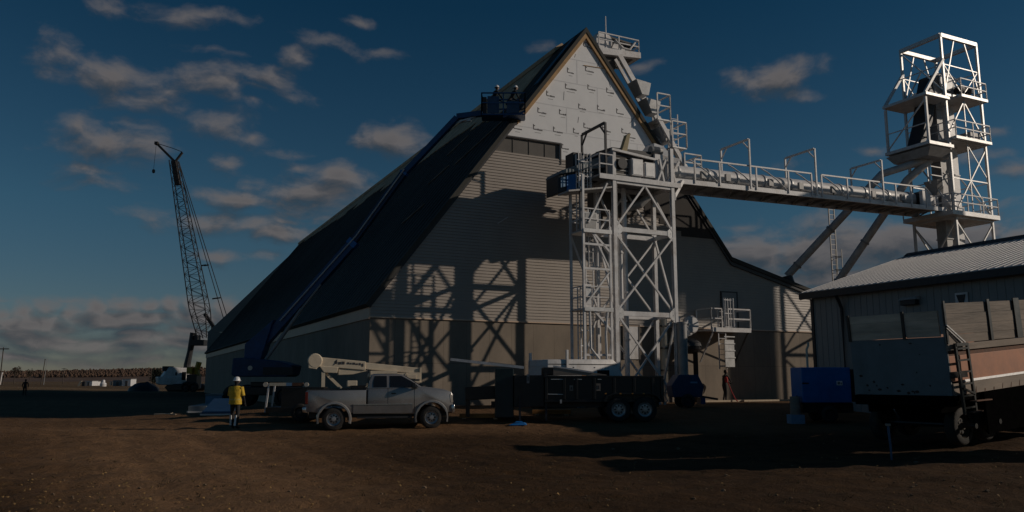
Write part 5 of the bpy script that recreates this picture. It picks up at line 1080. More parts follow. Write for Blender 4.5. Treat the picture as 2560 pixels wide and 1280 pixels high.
# white service truck behind the trailer
sx, sy = 1.15, 36.2
sv = thing('utility_trailer', 'white enclosed utility trailer standing behind the black dump trailer', 'trailer', (sx, sy, g1(sx + 2, sy)), TH)
z0 = -g1(sx + 2, sy) + .0
m = MB((0, 0, z0)); m.prism([(0, .8), (4.15, .8), (4.15, 1.55), (3.62, 2.5), (3.4, 2.66), (.0, 2.62)], -.95, .95); svb = m.build('box_body', M_white, sv, bevel=.05, smooth=True)
m = MB((0, 0, z0)); m.box(-.012, -.001, -.85, .85, 1.0, 2.2); m.box(-.02, -.001, -.9, .9, 2.32, 2.36); m.build('rear_door', M_white, sv)
m = MB((0, 0, z0)); m.box(2.55, 3.2, -.962, -.951, 1.3, 2.16); m.build('side_window', M_glass, sv)
m = MB((0, 0, z0)); m.box(.05, 3.6, -.965, -.951, 2.40, 2.43); m.box(1.3, 1.34, -.97, -.952, 2.26, 2.3); m.box(2.4, 2.44, -.97, -.952, 2.26, 2.3); merge(svb, m.build('seam', M_dark, sv))
m = MB((0, 0, z0)); m.box(.35, .42, -.965, -.951, 2.0, 2.06); m.box(.5, .72, -.965, -.951, 2.01, 2.07); merge(svb, m.build('marking', M_ink, sv)); m = MB((0, 0, z0)); m.box(1.75, 2.3, -.965, -.951, 1.86, 1.92); merge(svb, m.build('marking', M_amber, sv))
for (x, y, z1) in ((.0, .8, 2.95), (.9, -1.02, 3.05)):
    m = MB((0, 0, z0)); m.box(x, x + .1, y - .05, y + .05, 2.2, z1); m.build('stake', M_white, sv)
m = MB((0, 0, z0)); m.box(-.1, 4.2, -.45, .45, .5, .8); m.bar((4.2, 0, .6), (5.4, 0, .55), .12); m.build('chassis', M_black, sv)
for s in (-1, 1):
    for x in (1.7, 2.6): wheel(sv, (x, s * .8, .4 + z0), .4, .26, side=s)
# ------------------------------------------------------------------ big grain trailer at the right edge
gx, gy = 11.28, 20.6
gt = thing('grain_trailer', 'tall grey and faded orange grain trailer with weathered board sides at the right edge', 'grain trailer', (gx, gy, 0), radians(32), tilt=radians(-4.3))
GL, GW = 9.0, 2.75                          # x along the orange side, y across the grey end
m = MB(); m.box(0, .06, .0, GW, 1.42, 2.92); gep = m.build('end_panel', M_graypaint, gt, bevel=.01)
rk = random.Random(6)
m = MB()
for k in range(18):
    y = rk.uniform(.1, GW - .2); z = rk.choice([rk.uniform(1.44, 1.7), rk.uniform(1.5, 2.8), rk.uniform(1.44, 1.55)]); w_ = rk.uniform(.03, .14); h_ = rk.uniform(.02, .07)
    m.prism([(y, z), (y + w_ * .6, z - h_ * .3), (y + w_, z + h_ * .5), (y + w_ * .5, z + h_), (y + .01, z + h_ * .8)], -.006, .002, 'x')
merge(gep, m.build('paint_scar', M_black, gt))
m = MB(); m.box(.061, GL, 0, .05, 1.78, 2.42); m.box(.061, GL, GW - .05, GW, 1.4, 2.9); m.build('side_panel', M_orangep, gt, bevel=.006)
m = MB(); m.box(.061, GL, .02, .06, 2.421, 2.54); m.build('lip_shadow_band', M_rustbrown, gt)  # dark brown strip paints in the shadow band below the lip
m = MB(); m.prism([(-.05, 2.55), (.03, 2.541), (.03, 2.70), (-.03, 2.72), (-.06, 2.70)], .0, GL, 'x'); m.build('top_lip', M_canvas, gt)
m = MB(); m.prism([(-.045, 1.73), (.03, 1.72), (.03, 1.78), (-.03, 1.79)], .6, GL, 'x'); m.build('side_strake', M_white, gt)
m = MB(); m.box(.061, GL, -.03, .02, 1.42, 1.719); gls = m.build('lower_side', M_canvas, gt)
m = MB()
for k in range(14): x = .6 + k * .45; m.prism([(x, 1.43), (x + rk.uniform(.02, .08), 1.43), (x + .06, 1.43 + rk.uniform(.06, .16)), (x + .02, 1.5)], -.036, -.031)
merge(gls, m.build('rust_stain', M_rustbrown, gt))
m = MB(); rk = random.Random(9)
for (z0, z1) in ((2.74, 2.96), (2.965, 3.22), (3.225, 3.5), (3.505, 3.78)):
    m.box(.08, GL, .0 + rk.uniform(-.01, .01), .05, z0, z1 + rk.uniform(-.004, .0))
sbd = m.build('side_board', M_timber, gt)
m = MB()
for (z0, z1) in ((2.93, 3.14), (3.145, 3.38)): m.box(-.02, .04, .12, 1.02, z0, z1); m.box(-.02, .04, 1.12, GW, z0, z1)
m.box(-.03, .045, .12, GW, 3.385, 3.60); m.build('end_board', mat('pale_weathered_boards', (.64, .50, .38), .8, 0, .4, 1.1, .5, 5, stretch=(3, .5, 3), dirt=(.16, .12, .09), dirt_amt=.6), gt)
for (x, w_) in ((.02, .07), (2.15, .12), (3.55, .3), (5.5, .12), (7.3, .12)):
    m = MB(); m.box(x, x + w_, -.05, -.011, 2.73, 3.84); m.build('stake_post', M_black, gt)
for y in (1.03, GW - .08):
    m = MB(); m.box(-.06, -.031, y, y + .08, 2.9, 3.64); m.build('stake_post', M_black, gt)
m = MB(); m.hexa([(.0, -.02, 2.72), (.72, -.02, 2.72), (.72, .04, 2.72), (.0, .04, 2.72)], [(.0, -.02, 3.2), (.05, -.02, 3.2), (.05, .04, 3.2), (.0, .04, 3.2)]); m.build('corner_gusset', M_canvas, gt); m = MB(); m.bar((.02, -.055, 3.22), (.76, -.075, 2.74), .04, .03); m.bar((.02, -.055, 3.14), (.62, -.075, 2.74), .025, .02); m.build('tie_rod', M_galv, gt)
m = MB(); m.bar((.18, -.16, .95), (.16, -.14, 2.72), .07, .06); m.bar((.72, -.16, .95), (.72, -.14, 2.72), .07, .06)
for k in range(6): m.bar((.18, -.16, 1.1 + k * .3), (.72, -.16, 1.1 + k * .3), .045, .045)
m.bar((.16, -.14, 2.70), (.72, -.14, 2.70), .09, .08); m.bar((-.1, -.1, 1.95), (.45, -.18, 1.95), .07, .16); m.bar((.2, -.18, 1.6), (.74, -.18, 1.42), .05); m.build('ladder', M_black, gt)
m = MB(); m.box(0, GL, .35, .55, .95, 1.40); m.box(0, GL, GW - .55, GW - .35, .95, 1.40); m.box(-.05, .3, .0, GW, 1.15, 1.41); m.box(.4, GL, .1, GW - .1, 1.25, 1.40); m.prism([(.35, 1.25), (GW - .35, 1.25), (GW - .8, .55), (.8, .55)], .9, 3.5, 'x'); m.prism([(.35, 1.25), (GW - .35, 1.25), (GW - .8, .55), (.8, .55)], 4.2, 6.8, 'x'); m.box(1.55, GL, .02, .06, .30, 1.41); m.build('underframe', M_shade, gt)  # outer black sheet and near-black tone stand in for the shade underneath
m = MB(); m.bar((.5, -.2, 1.25), (1.4, -.2, 1.22), .10, .03); m.bar((.35, -.22, .98), (.85, -.22, .98), .12, .03); m.build('step', M_rustbrown, gt)
for x in (.95, 2.15):
    for y, s in ((.12, -1), (GW - .12, 1)): wheel(gt, (x, y + (.35 if s < 0 else 0), .55), .50, .3, side=s, rim=mat('worn_dark_rim', (.05, .04, .03), .6, .1, .4, 6))
m = MB(); m.tube([(.95, 0, .57), (.95, GW, .57)], .07); m.tube([(2.15, 0, .57), (2.15, GW, .57)], .07); m.build('axle', M_black, gt)
gt.location.z = g1(12.0, 21.0) - .05

# blue generator set
ax, ay = 10.75, 30.5
gn = thing('generator', 'bright blue boxy generator set on a low skid behind the grey trailer end', 'generator', (ax, ay, g1(ax + 1, ay)), radians(2))
m = MB(); m.box(0, 1.85, -.55, .55, .72, 2.02); m.build('canopy', M_deepblue, gn, bevel=.03)
m = MB(); m.box(1.86, 2.0, -.5, .5, .75, 1.95); m.build('end_grille', M_black, gn)
m = MB(); m.box(1.30, 1.52, -.56, -.551, 1.36, 1.52); dl = m.build('plate', M_reflect, gn); m = MB(); m.box(1.34, 1.38, -.565, -.561, 1.39, 1.49); m.box(1.40, 1.43, -.565, -.561, 1.39, 1.49); m.box(1.46, 1.49, -.565, -.561, 1.39, 1.46); m.build('plate_mark', M_ink, dl)
m = MB(); m.box(.0, .25, -.56, -.551, 1.4, 1.46); m.build('latch', M_dark, gn)
m = MB(); m.box(.0, 1.9, -.5, .5, .35, .70); m.box(.1, .4, -.56, -.5, .62, .70); m.box(1.2, 1.5, -.56, -.5, .62, .70); m.build('skid', M_black, gn)
m = MB(); m.tube([(.55, .2, 2.0), (.55, .2, 2.72), (.62, .2, 2.85), (.62, .2, 2.98)], .045, 8); m.build('exhaust_pipe', M_cream, gn, smooth=True)
for s in (-1, 1): wheel(gn, (.95, s * .6, .3), .3, .18, side=s, rim=M_dark)
fc = thing('fuel_drum', 'pale upright drum at the left end of the blue generator', 'drum', (10.52, 30.1, g1(10.5, 30.1) + .32), 0)
m = MB(); m.lathe([(0, 0), (.18, 0), (.19, .02), (.18, .2), (.19, .22), (.18, .24), (.18, .42), (.19, .44), (.18, .46), (.18, .66), (0, .66)], (0, 0, 0), 'z', 18); m.build('drum_body', M_canvas, fc, smooth=True); m = MB(); m.lathe([(0, .66), (.03, .66), (.03, .69), (0, .69)], (.08, 0, 0), 'z', 10); m.build('bung', M_dark, fc); m = MB(); m.box(-.25, .25, -.25, .25, -.33, -.002); m.build('stand', M_paleblue, fc)
# dark blue compressor beside the tower foot
cx_, cy_ = 6.9, 35.6
cp = thing('compressor', 'dark blue wheeled compressor with sloping ends beside the support tower foot', 'compressor', (cx_, cy_, g1(cx_ + .6, cy_)), radians(4))
m = MB(); m.prism([(.1, .45), (1.35, .45), (1.45, .9), (1.2, 1.42), (.35, 1.42), (0, .95)], -.5, .5); m.build('canopy', M_navy, cp, bevel=.03)
m = MB(); m.box(.85, 1.15, -.515, -.501, 1.05, 1.12); m.build('latch', M_paleblue, cp)
m = MB(); m.bar((1.3, 0, .5), (2.2, 0, .35), .09); m.build('drawbar', M_dark, cp); m = MB(); m.box(1.35, 1.55, -.3, .3, .15, .42); m.build('tool_box', M_blue, cp)
for s in (-1, 1): wheel(cp, (.7, s * .55, .3), .3, .18, side=s, rim=M_dark)

# ------------------------------------------------------------------ blue boom lift at the building corner
lx, ly = -13.0, 42.5
bl = thing('boom_lift', 'big blue telescopic boom lift reaching up the dark roof slope', 'boom lift', (lx, ly, g1(lx, ly)), 0)
bz = g1(lx, ly); off = (-lx, -ly, -bz)
def W(px, py, Y): return at(px, py, Y)
def ptsbar(name, a, b, w_, h_, mt): 
    m = MB(off); m.bar(a, b, w_, h_); return m.build(name, mt, bl, bevel=.015)
m = MB(off); m.box(lx - 1.1, lx + 1.3, ly - 1.15, ly + 1.15, bz + .62, bz + 1.05); m.box(lx - .6, lx + .8, ly - .6, ly + .6, bz + 1.05, bz + 1.30); m.build('chassis', M_black, bl, bevel=.04)
for x in (-1.25, 1.35):
    for s in (-1, 1): wheel(bl, (x, s * 1.05, .58), .58, .42, side=s, rim=M_dark)
pA = W(620, 905, ly); pB = W(742, 945, ly)
m = MB(off)
zt_, zb_ = W(620, 897, ly).z, W(620, 942, ly).z
m.prism([(pA.x - .55, zb_ + .12), (pA.x - .4, zb_), (pB.x - .3, zb_), (pB.x - .1, zb_ + .1), (pB.x, zt_ - .35), (pB.x - .8, zt_ - .12), (pA.x + .1, zt_ + .05), (pA.x - .5, zt_)], ly - .95, ly + .95)
m.build('turntable', M_navy, bl, bevel=.06)
m = MB(off); m.box(pB.x - 1.5, pB.x + .05, ly - 1.0, ly - .951, zb_ + .1, zt_ - .45); m.build('engine_cover', M_dark, bl)
m = MB(off); xq = W(625, 920, ly - 1); m.lathe([(0, -.02), (.12, -.02), (.12, .02), (0, .02)], (xq.x, ly - .97, xq.z), 'y', 12); m.build('work_lamp', M_lens, bl)
yb0, yb1 = ly, 40.6
P0 = W(640, 880, yb0); P1 = W(892, 597, yb0 - .6); P2 = W(1012, 430, yb0 - 1.0); P3 = W(1143, 294, yb1)
m = MB(off); q0_ = W(612, 897, yb0); q1_ = W(668, 895, yb0); q2_ = W(703, 795, yb0 - .1); q3_ = W(650, 842, yb0 - .1)
m.prism([(q0_.x + .1, q0_.z - .2), (q1_.x - .25, q1_.z - .2), (q2_.x - .3, q2_.z - .1), (q3_.x - .1, q3_.z + .1), (q0_.x + .1, q3_.z - .4)], yb0 - .45, yb0 + .45); m.build('riser', M_blue, bl, bevel=.03)
ptsbar('boom_section', P0, P1.lerp(P0, .03), .42, .48, M_blue); ptsbar('boom_section', P1.lerp(P0, .06), P2, .34, .36, M_navy); ptsbar('boom_section', P2.lerp(P1, .05), P3, .27, .29, M_blue)
m = MB(off); m.bar(P1.lerp(P0, .02) + Vector((0, -.0, .0)), P1.lerp(P0, .06), .48, .54); m.bar(P2, P2.lerp(P1, .03), .38, .4); m.build('boom_collar', M_deepblue, bl)
m = MB(off); d_ = Vector((.28, -.3, -.30)); m.tube([P0 + d_ + Vector((.35, 0, -.1)), P0.lerp(P1, .42) + d_ * .9], .10, 10); m.tube([P0.lerp(P1, .42) + d_ * .9, P0.lerp(P1, .62) + d_ * .6], .06, 8); m.build('lift_ram', M_galvdull, bl)
m = MB(off); e_ = Vector((-.0, -.28, .12)); m.tube([P0.lerp(P1, .25) + e_, P1 + e_ * .9, P2 + e_ * .8], .04, 6); m.build('cable_hose', M_galv, bl)
J0 = P3; J1 = W(1205, 284, 40.2); 
ptsbar('jib', J0 + Vector((0, 0, .05)), J1, .28, .28, M_blue)
m = MB(off); m.bar(J0 + Vector((.1, 0, -.25)), W(1178, 300, 40.3), .1); m.bar(W(1150, 303, 40.4), W(1190, 292, 40.3), .08); m.build('jib_link', M_galv, bl)
K0 = W(1205, 292, 40.0); K1 = W(1312, 290, 40.0); zf = K0.z - .1
bk = MB(off); bk.box(K0.x, K1.x, 39.4, 40.4, zf, zf + .08); bk.build('basket_floor', M_blue, bl)
m = MB(off); rail_loop(m, [(K0.x, 39.4, 0), (K1.x, 39.4, 0), (K1.x, 40.4, 0), (K0.x, 40.4, 0)], zf + .08, 1.1, .03, close=True); m.build('basket_rail', M_blue, bl)
m = MB(off); m.box(K0.x + .3, K0.x + .9, 39.38, 39.42, zf + .1, zf + 1.0); m.box(K0.x + 1.3, K1.x - .3, 39.38, 39.42, zf + .1, zf + .75); m.build('basket_panel', M_navy, bl)
m = MB(off); m.box(K0.x + .05, K0.x + .25, 39.5, 40.2, zf + .08, zf + 1.0); m.build('control_box', M_dark, bl)
m = MB(off); m.tube([W(1258, 292, 39.5), W(1275, 283, 39.5), W(1300, 284, 39.5), W(1312, 278, 39.5)], .06, 8); m.build('bumper_hose', M_blue, bl)

# ------------------------------------------------------------------ people
def skinned(name, joints, edges, mt, parent, levels=2, rootj=0):
    me = bpy.data.meshes.new(name); names = list(joints); idx = {n: i for i, n in enumerate(names)}
    me.from_pydata([joints[n][0] for n in names], [(idx[a], idx[b]) for a, b in edges], []); me.update()
    o = bpy.data.objects.new(name, me); COL.objects.link(o)
    sk = o.modifiers.new('skin', 'SKIN'); sk.use_smooth_shade = True
    if not me.skin_vertices: me.skin_vertices.new()
    for n in names:
        r = joints[n][1]; me.skin_vertices[0].data[idx[n]].radius = (r, r) if not isinstance(r, tuple) else r
        me.skin_vertices[0].data[idx[n]].use_root = (idx[n] == rootj)
    ss = o.modifiers.new('sub', 'SUBSURF'); ss.levels = levels; ss.render_levels = levels
    dg = bpy.context.evaluated_depsgraph_get(); nm = bpy.data.meshes.new_from_object(o.evaluated_get(dg)); 
    o.modifiers.clear(); o.data = nm; nm.materials.clear(); nm.materials.append(mt)
    for p in nm.polygons: p.use_smooth = True
    if parent: o.parent = parent
    return o
def hand(J, E, wrist, base, d, side, tag_):
    # palm and five short finger chains, gently curled
    d = Vector(d).normalized(); b = Vector(base); palm = b + d * .075; J[tag_ + 'palm'] = (palm, (.030, .018)); E.append((wrist, tag_ + 'palm'))
    x = d.cross(Vector((0, 1, 0))).normalized() if abs(d.y) < .9 else Vector((1, 0, 0)); c = d.cross(x).normalized()
    for k, l in enumerate((.068, .078, .074, .058)):
        o = x * (k - 1.5) * .019; p1 = palm + d * .035 + o; p2 = p1 + d * l * .55 + c * .012; p3 = p2 + d * l * .4 + c * .026
        for n, p, r in (('a', p1, .0095), ('b', p2, .0085), ('c', p3, .007)): J[f'{tag_}f{k}{n}'] = (p, r)
        E.extend([(tag_ + 'palm', f'{tag_}f{k}a'), (f'{tag_}f{k}a', f'{tag_}f{k}b'), (f'{tag_}f{k}b', f'{tag_}f{k}c')])
    t1 = b + d * .03 - x * .034 + c * .01; t2 = t1 + d * .034 - x * .014 + c * .014
    J[tag_ + 't1'] = (t1, .011); J[tag_ + 't2'] = (t2, .009); E.extend([(tag_ + 'palm', tag_ + 't1'), (tag_ + 't1', tag_ + 't2')])
def person(label, loc, rotz, pose, mt_body, sc=1.0):
    R = thing('person', label, 'person', loc, rotz); R.scale = (sc, sc, sc)
    J, E = {}, []
    for n, (p, r) in pose.items(): J[n] = (Vector(p), r)
    E += [('pelvis', 'waist'), ('waist', 'chest'), ('chest', 'neck'), ('chest', 'shL'), ('chest', 'shR'), ('pelvis', 'hipL'), ('pelvis', 'hipR'), ('neck', 'headb'), ('headb', 'headm'), ('headm', 'headt')]
    for s in 'LR': E += [('sh' + s, 'el' + s), ('el' + s, 'wr' + s), ('hip' + s, 'kn' + s), ('kn' + s, 'an' + s), ('an' + s, 'to' + s)]
    for s in 'LR': hand(J, E, 'wr' + s, J['wr' + s][0], J['wr' + s][0] - J['el' + s][0], s, 'h' + s)
    body = skinned('body', J, E, mt_body, R)
    return R
def std_pose(lean=0, **k):
    p = dict(pelvis=((0, 0, .95), (.15, .11)), waist=((0 + lean * .3, 0, 1.08), (.145, .10)), chest=((lean * .7, 0, 1.33), (.165, .115)), neck=((lean, 0, 1.50), .055), headb=((lean * 1.1 + .01, 0, 1.575), .07), headm=((lean * 1.15 + .015, 0, 1.66), .092), headt=((lean * 1.15, 0, 1.735), .075),
             shL=((lean * .8, .19, 1.42), .07), elL=((lean * .7, .27, 1.14), .048), wrL=((lean * .7 + .06, .27, .90), .034), shR=((lean * .8, -.19, 1.42), .07), elR=((lean * .7, -.27, 1.14), .048), wrR=((lean * .7 + .06, -.27, .90), .034),
             hipL=((0, .10, .90), .10), knL=((.03, .12, .50), .068), anL=((-.02, .13, .09), .05), toL=((.15, .15, .04), .04), hipR=((0, -.10, .90), .10), knR=((.03, -.12, .50), .068), anR=((-.02, -.13, .09), .05), toR=((.15, -.15, .04), .04))
    p.update(k); return p
def head_parts(R, lean, mt_face, hat=None, hair=None):
    hx = lean * 1.15 + .015
    m = MB(); 
    m.lathe([(0, -.095), (.04, -.09), (.072, -.04), (.082, .02), (.075, .07), (.05, .10), (0, .105)], (hx + .018, 0, 1.655), 'z', 20)
    m.hexa([(hx + .095, -.016, 1.625), (hx + .125, -.014, 1.625), (hx + .125, .014, 1.625), (hx + .095, .016, 1.625)], [(hx + .09, -.007, 1.675), (hx + .10, -.006, 1.675), (hx + .10, .006, 1.675), (hx + .09, .007, 1.675)])
    for s in (-1, 1): m.lathe([(0, -.012), (.022, -.01), (.03, 0), (.022, .01), (0, .012)], (hx + .01, s * .09, 1.655), 'y', 10)
    m.build('face', mt_face, R, smooth=True)
    m = MB()
    for s in (-1, 1): m.lathe([(0, -.004), (.010, -.002), (.011, .003), (0, .006)], (hx + .096, s * .03, 1.672), 'x', 8)
    m.box(hx + .088, hx + .094, -.022, .022, 1.593, 1.600); m.build('eyes_and_mouth', M_ink, R)
    if hat:
        m = MB(); m.lathe([(0, .165), (.05, .160), (.09, .13), (.112, .07), (.116, .035), (.118, .03), (.150, .022), (.150, .014), (.105, .02)], (hx - .005, 0, 1.66), 'z', 22); m.build('hard_hat', hat, R, smooth=True)
    if hair:
        m = MB(); m.lathe([(0, .115), (.06, .10), (.098, .04), (.10, -.03), (.075, -.08), (.06, -.07)], (hx - .02, 0, 1.66), 'z', 18); m.build('hair', hair, R, smooth=True)
def vest(R, mt, lean, z0=.93, z1=1.47, stripes=False):
    rows = [(0, .0, z0, .21, .155), (0, lean * .2, 1.05, .20, .15), (0, lean * .5, 1.22, .215, .16), (0, lean * .75, 1.36, .235, .155), (0, lean * .85, z1 - .03, .20, .12), (0, lean * .95, z1 + .03, .09, .08)]
    m = MB(); n = 24; vs = []
    for (_, dx_, z, ry, rx) in rows:
        for k in range(n):
            a = 2 * pi * k / n; wv = 1 + .03 * sin(5 * a + z * 14); vs.append((dx_ + rx * cos(a) * wv, ry * sin(a) * wv, z))
    fs = [(i * n + k, i * n + (k + 1) % n, (i + 1) * n + (k + 1) % n, (i + 1) * n + k) for i in range(len(rows) - 1) for k in range(n)]
    m.add(vs, fs); v_ = m.build('vest', mt, R, smooth=True); return v_
def sleeves(R, pose, mt):
    for s in 'LR':
        a, b = Vector(pose['sh' + s][0]), Vector(pose['el' + s][0]); m = MB(); m.tube([a + Vector((0, 0, .03)), a.lerp(b, .5), b], [.088, .078, .066], 14); m.build('sleeve', mt, R, smooth=True)
def legbands(R, pose, mt):
    for s in 'LR':
        k, a = Vector(pose['kn' + s][0]), Vector(pose['an' + s][0]); m = MB(); d = Vector((.045, -.02, 0)); m.bar(k + Vector((-.062, .02, -.02)), a + Vector((-.05, .02, .03)), .06, .06); m.build('reflective_band', mt, R)
vx, vy = -9.88, 28.9
ps = std_pose(0.02, elL=((.06, .28, 1.16), .05), wrL=((.22, .24, 1.0), .036), elR=((.02, -.29, 1.15), .05), wrR=((.16, -.27, .94), .036), knL=((.09, .14, .50), .068), anL=((.13, .16, .10), .05), toL=((.30, .18, .045), .04), knR=((-.02, -.13, .5), .068), anR=((-.10, -.14, .09), .05), toR=((.06, -.17, .04), .04))
R = person('person in white hard hat, yellow jacket and dark trousers standing left of the pickup', (vx, vy, g1(vx, vy) + .0), radians(78), ps, M_darkcloth, 1.01)
head_parts(R, .02, M_skin, M_hat); vj = vest(R, M_yellow, .02, z0=.86); vj.scale = (1.12, 1.12, 1); sleeves(R, ps, M_yellow)
m = MB(); m.lathe([(.20, 0), (.207, 0), (.207, .05), (.20, .05)], (0.0, 0, 1.0), 'z', 24); o = m.build('vest_band', mat('dull_vest_tape', (.5, .42, .12), .5, 0, .2, 9), R); o.scale = (.82, 1.06, 1)
legbands(R, ps, M_reflect)
# person by the wall
wx_, wy_ = BL(20.2, .75, 0).x, BL(20.2, .75, 0).y
wz = g1(wx_, wy_)
ps2 = std_pose(.10, hipL=((0, .10, .90), .095), knL=((.12, .14, .52), .066), anL=((.02, .16, .09), .05), toL=((.18, .18, .04), .04), elL=((.22, .25, 1.20), .048), wrL=((.38, .15, 1.08), .034), elR=((.20, -.26, 1.20), .048), wrR=((.38, -.12, 1.10), .034))
R = person('person in black leaning forward by the wall, holding a red hose', (wx_, wy_, wz), radians(20), ps2, M_blackcloth, 1.0)
head_parts(R, .10, M_skin, None, M_blackcloth)
hs_ = thing('red_hose', 'red bag and hose hanging from the hands of the person by the wall', 'hose', (wx_ + .1, wy_ - .32, wz), 0)
m = MB(); m.tube([(-.05, 0, 1.3), (.0, 0, 1.1), (.10, -.02, .85), (.22, -.05, .5), (.38, -.08, .15), (.5, -.1, .03)], .028, 8); m.build('hose', M_red, hs_, smooth=True)
m = MB(); m.lathe([(0, -.18), (.07, -.14), (.10, 0), (.08, .12), (0, .17)], (-.06, 0, 1.22), 'z', 14); m.build('bag', M_red, hs_, smooth=True)
for (dx_, lab, sc_) in ((.55, 'worker in dark clothes and pale hard hat crouching left in the lift basket', 1), (1.45, 'worker in dark clothes and pale hard hat bending right in the lift basket', 1)):
    lean_ = .22 if dx_ < 1 else .3
    pw = std_pose(lean_, pelvis=((-.12, 0, .78), (.15, .11)), hipL=((-.12, .10, .74), .10), hipR=((-.12, -.10, .74), .10), knL=((.16, .14, .50), .07), knR=((.18, -.12, .50), .07), anL=((-.02, .13, .09), .05), anR=((0, -.13, .09), .05), elL=((.36, .25, 1.14), .05), wrL=((.52, .14, 1.02), .036), elR=((.34, -.26, 1.16), .05), wrR=((.5, -.14, 1.04), .036))
    R = person(lab, (K0.x + dx_, 39.9, zf + .08), radians(25), pw, M_blackcloth, .96); head_parts(R, lean_, M_skin, M_hat)
# far person
qx, qy = at(61, 985, 88).x, 88.0
ps3 = std_pose(.05, elL=((.02, .30, 1.12), .06), elR=((.05, -.30, 1.15), .06), knL=((.06, .13, .5), .075), knR=((0, -.13, .5), .075))
R = person('person in black standing far off in the building shadow at the left edge', (qx, qy, g1(qx, qy)), radians(100), ps3, M_blackcloth, 1.0)
head_parts(R, .05, M_skin, None, M_blackcloth)

# ------------------------------------------------------------------ lattice crane beyond the building
KD = 118.0
kb_ = at(450, 968, KD); kz = g1(kb_.x, KD)
kr = thing('lattice_crane', 'tall dark lattice boom crane with a white upper body behind the building', 'crane', (kb_.x, KD, kz), 0)
ko = (-kb_.x, -KD, -kz)
def KP(px, py, dy=0): return at(px, py, KD + dy)
m = MB(ko); a = KP(394, 962); b = KP(462, 962); t1 = KP(398, 942); t2 = KP(462, 940); u1 = KP(408, 926); u2 = KP(462, 920)
m.prism([(a.x + .2, a.z + .2), (a.x + .5, a.z), (b.x - 1.0, b.z), (b.x, b.z + .4), (t2.x, t2.z), (t1.x - .1, t1.z)], KD - 1.6, KD + 1.6); m.build('counterweight', M_white, kr, bevel=.12).rotation_euler = (0, 0, radians(30))
m = MB(ko); m.prism([(u1.x, t1.z + .02), (b.x + .3, t1.z + .02), (b.x + .3, u2.z), (u1.x + .8, u2.z + .1)], KD - 1.4, KD + 1.4); m.build('house', M_white, kr, bevel=.1).rotation_euler = (0, 0, radians(30))
m = MB(ko); a = KP(408, 928); b = KP(434, 916); m.box(a.x, b.x, KD - 1.2, KD - .2, a.z, b.z); m.build('roof_cab', M_dark, kr, bevel=.06).rotation_euler = (0, 0, radians(30))
m = MB(ko); a = KP(450, 950); b = KP(461, 930); m.box(a.x, b.x, KD - 1.63, KD - 1.55, a.z, b.z); m.build('side_window', M_glass, kr).rotation_euler = (0, 0, radians(30))
m = MB(ko); a = KP(438, 935); m.box(a.x - .1, a.x + .1, KD - 1.43, KD - 1.38, a.z - .2, a.z + .25); m.build('side_vent', M_dark, kr).rotation_euler = (0, 0, radians(30))
a = KP(398, 985); b = KP(500, 972)
for dy in (-1.6, 1.6):
    m = MB(ko); m.prism([(a.x + 2.0, kz + .05), (b.x, kz + .05), (b.x + .5, kz + .6), (b.x, kz + 1.1), (a.x + 2.0, kz + 1.1), (a.x + 1.5, kz + .6)], KD + dy - .4, KD + dy + .4); m.build('crawler_track', M_black, kr, bevel=.15)
m = MB(ko); m.box(a.x + 2.2, b.x - .3, KD - 1.1, KD + 1.1, kz + .5, kz + 1.4); m.build('undercarriage', M_navy, kr)
m = MB(ko); m.tube([KP(470, 968), KP(468, 912), KP(475, 880), KP(484, 832)], [.55, .5, .42, .5], 10); m.build('mast', M_dark, kr)
m = MB(ko); a = KP(480, 864); b = KP(515, 850); m.box(a.x, b.x, KD - .8, KD + .8, a.z, b.z); m.box(KP(490, 845).x, KP(498, 845).x, KD - .6, KD + .6, b.z, KP(495, 838).z); m.build('boom_seat', M_dark, kr)
B0a, B0b = KP(496, 852), KP(528, 838); B1a, B1b = KP(431, 402), KP(439, 402)
nseg = 26
def BP(s, f, dy):
    wl_ = 1 if s > .22 else s / .22
    a = B0a.lerp(B1a, s); b = B0b.lerp(B1b, s); c = (a + b) / 2; hw = (b - a).length / 2
    hw = 1.35 * (1 - .58 * s) * (min(1, .5 + s * 3)); hy = 1.1 * (1 - .6 * s)
    return c + Vector((f * hw, dy * hy, 0))
for f in (-1, 1):
    for dy in (-1, 1):
        m = MB(ko)
        for k in range(nseg): m.bar(BP(k / nseg, f, dy), BP((k + 1) / nseg, f, dy), .115)
        m.build('boom_chord', M_crane, kr)
m = MB(ko)
for k in range(nseg):
    s0, s1 = k / nseg, (k + 1) / nseg; g = 1 if k % 2 else -1
    for dy in (-1, 1): m.bar(BP(s0, -g, dy), BP(s1, g, dy), .06); m.bar(BP(s1, -1, dy), BP(s1, 1, dy), .05)
    for f in (-1, 1): m.bar(BP(s0, f, -g), BP(s1, f, g), .055)
m.build('boom_lacing', M_crane, kr)
m = MB(ko); m.bar(BP(.86, 0, 0), BP(1.0, 0, 0), .7, .7); m.build('boom_head', M_crane, kr)
hd = BP(1.0, 0, 0)
m = MB(ko); m.bar(hd, KP(391, 358), .32); m.bar(hd + Vector((.3, 0, 0)), KP(456, 381), .28); m.box(KP(388, 358).x, KP(396, 358).x, KD - .3, KD + .3, KP(391, 362).z, KP(391, 355).z); m.build('jib', M_crane, kr)
m = MB(ko); m.bar(KP(391, 358), KP(430, 370), .09); m.bar(KP(430, 370), KP(456, 380), .09); m.build('jib_stay', M_crane, kr)
m = MB(ko); m.bar(hd + Vector((.5, 0, 0)), KP(560, 800), .09); m.bar(hd + Vector((.5, .6, 0)), KP(572, 806), .09); m.bar(KP(512, 785), KP(545, 832), .45); m.build('pendant_line', M_crane, kr)
for (x, y) in ((509, 664), (516, 664), (536, 747), (545, 746)): m = MB(ko); p = KP(x, y); m.bar(p - Vector((.3, 0, 0)), p + Vector((.35, 0, .1)), .18); m.build('line_spreader', M_crane, kr)
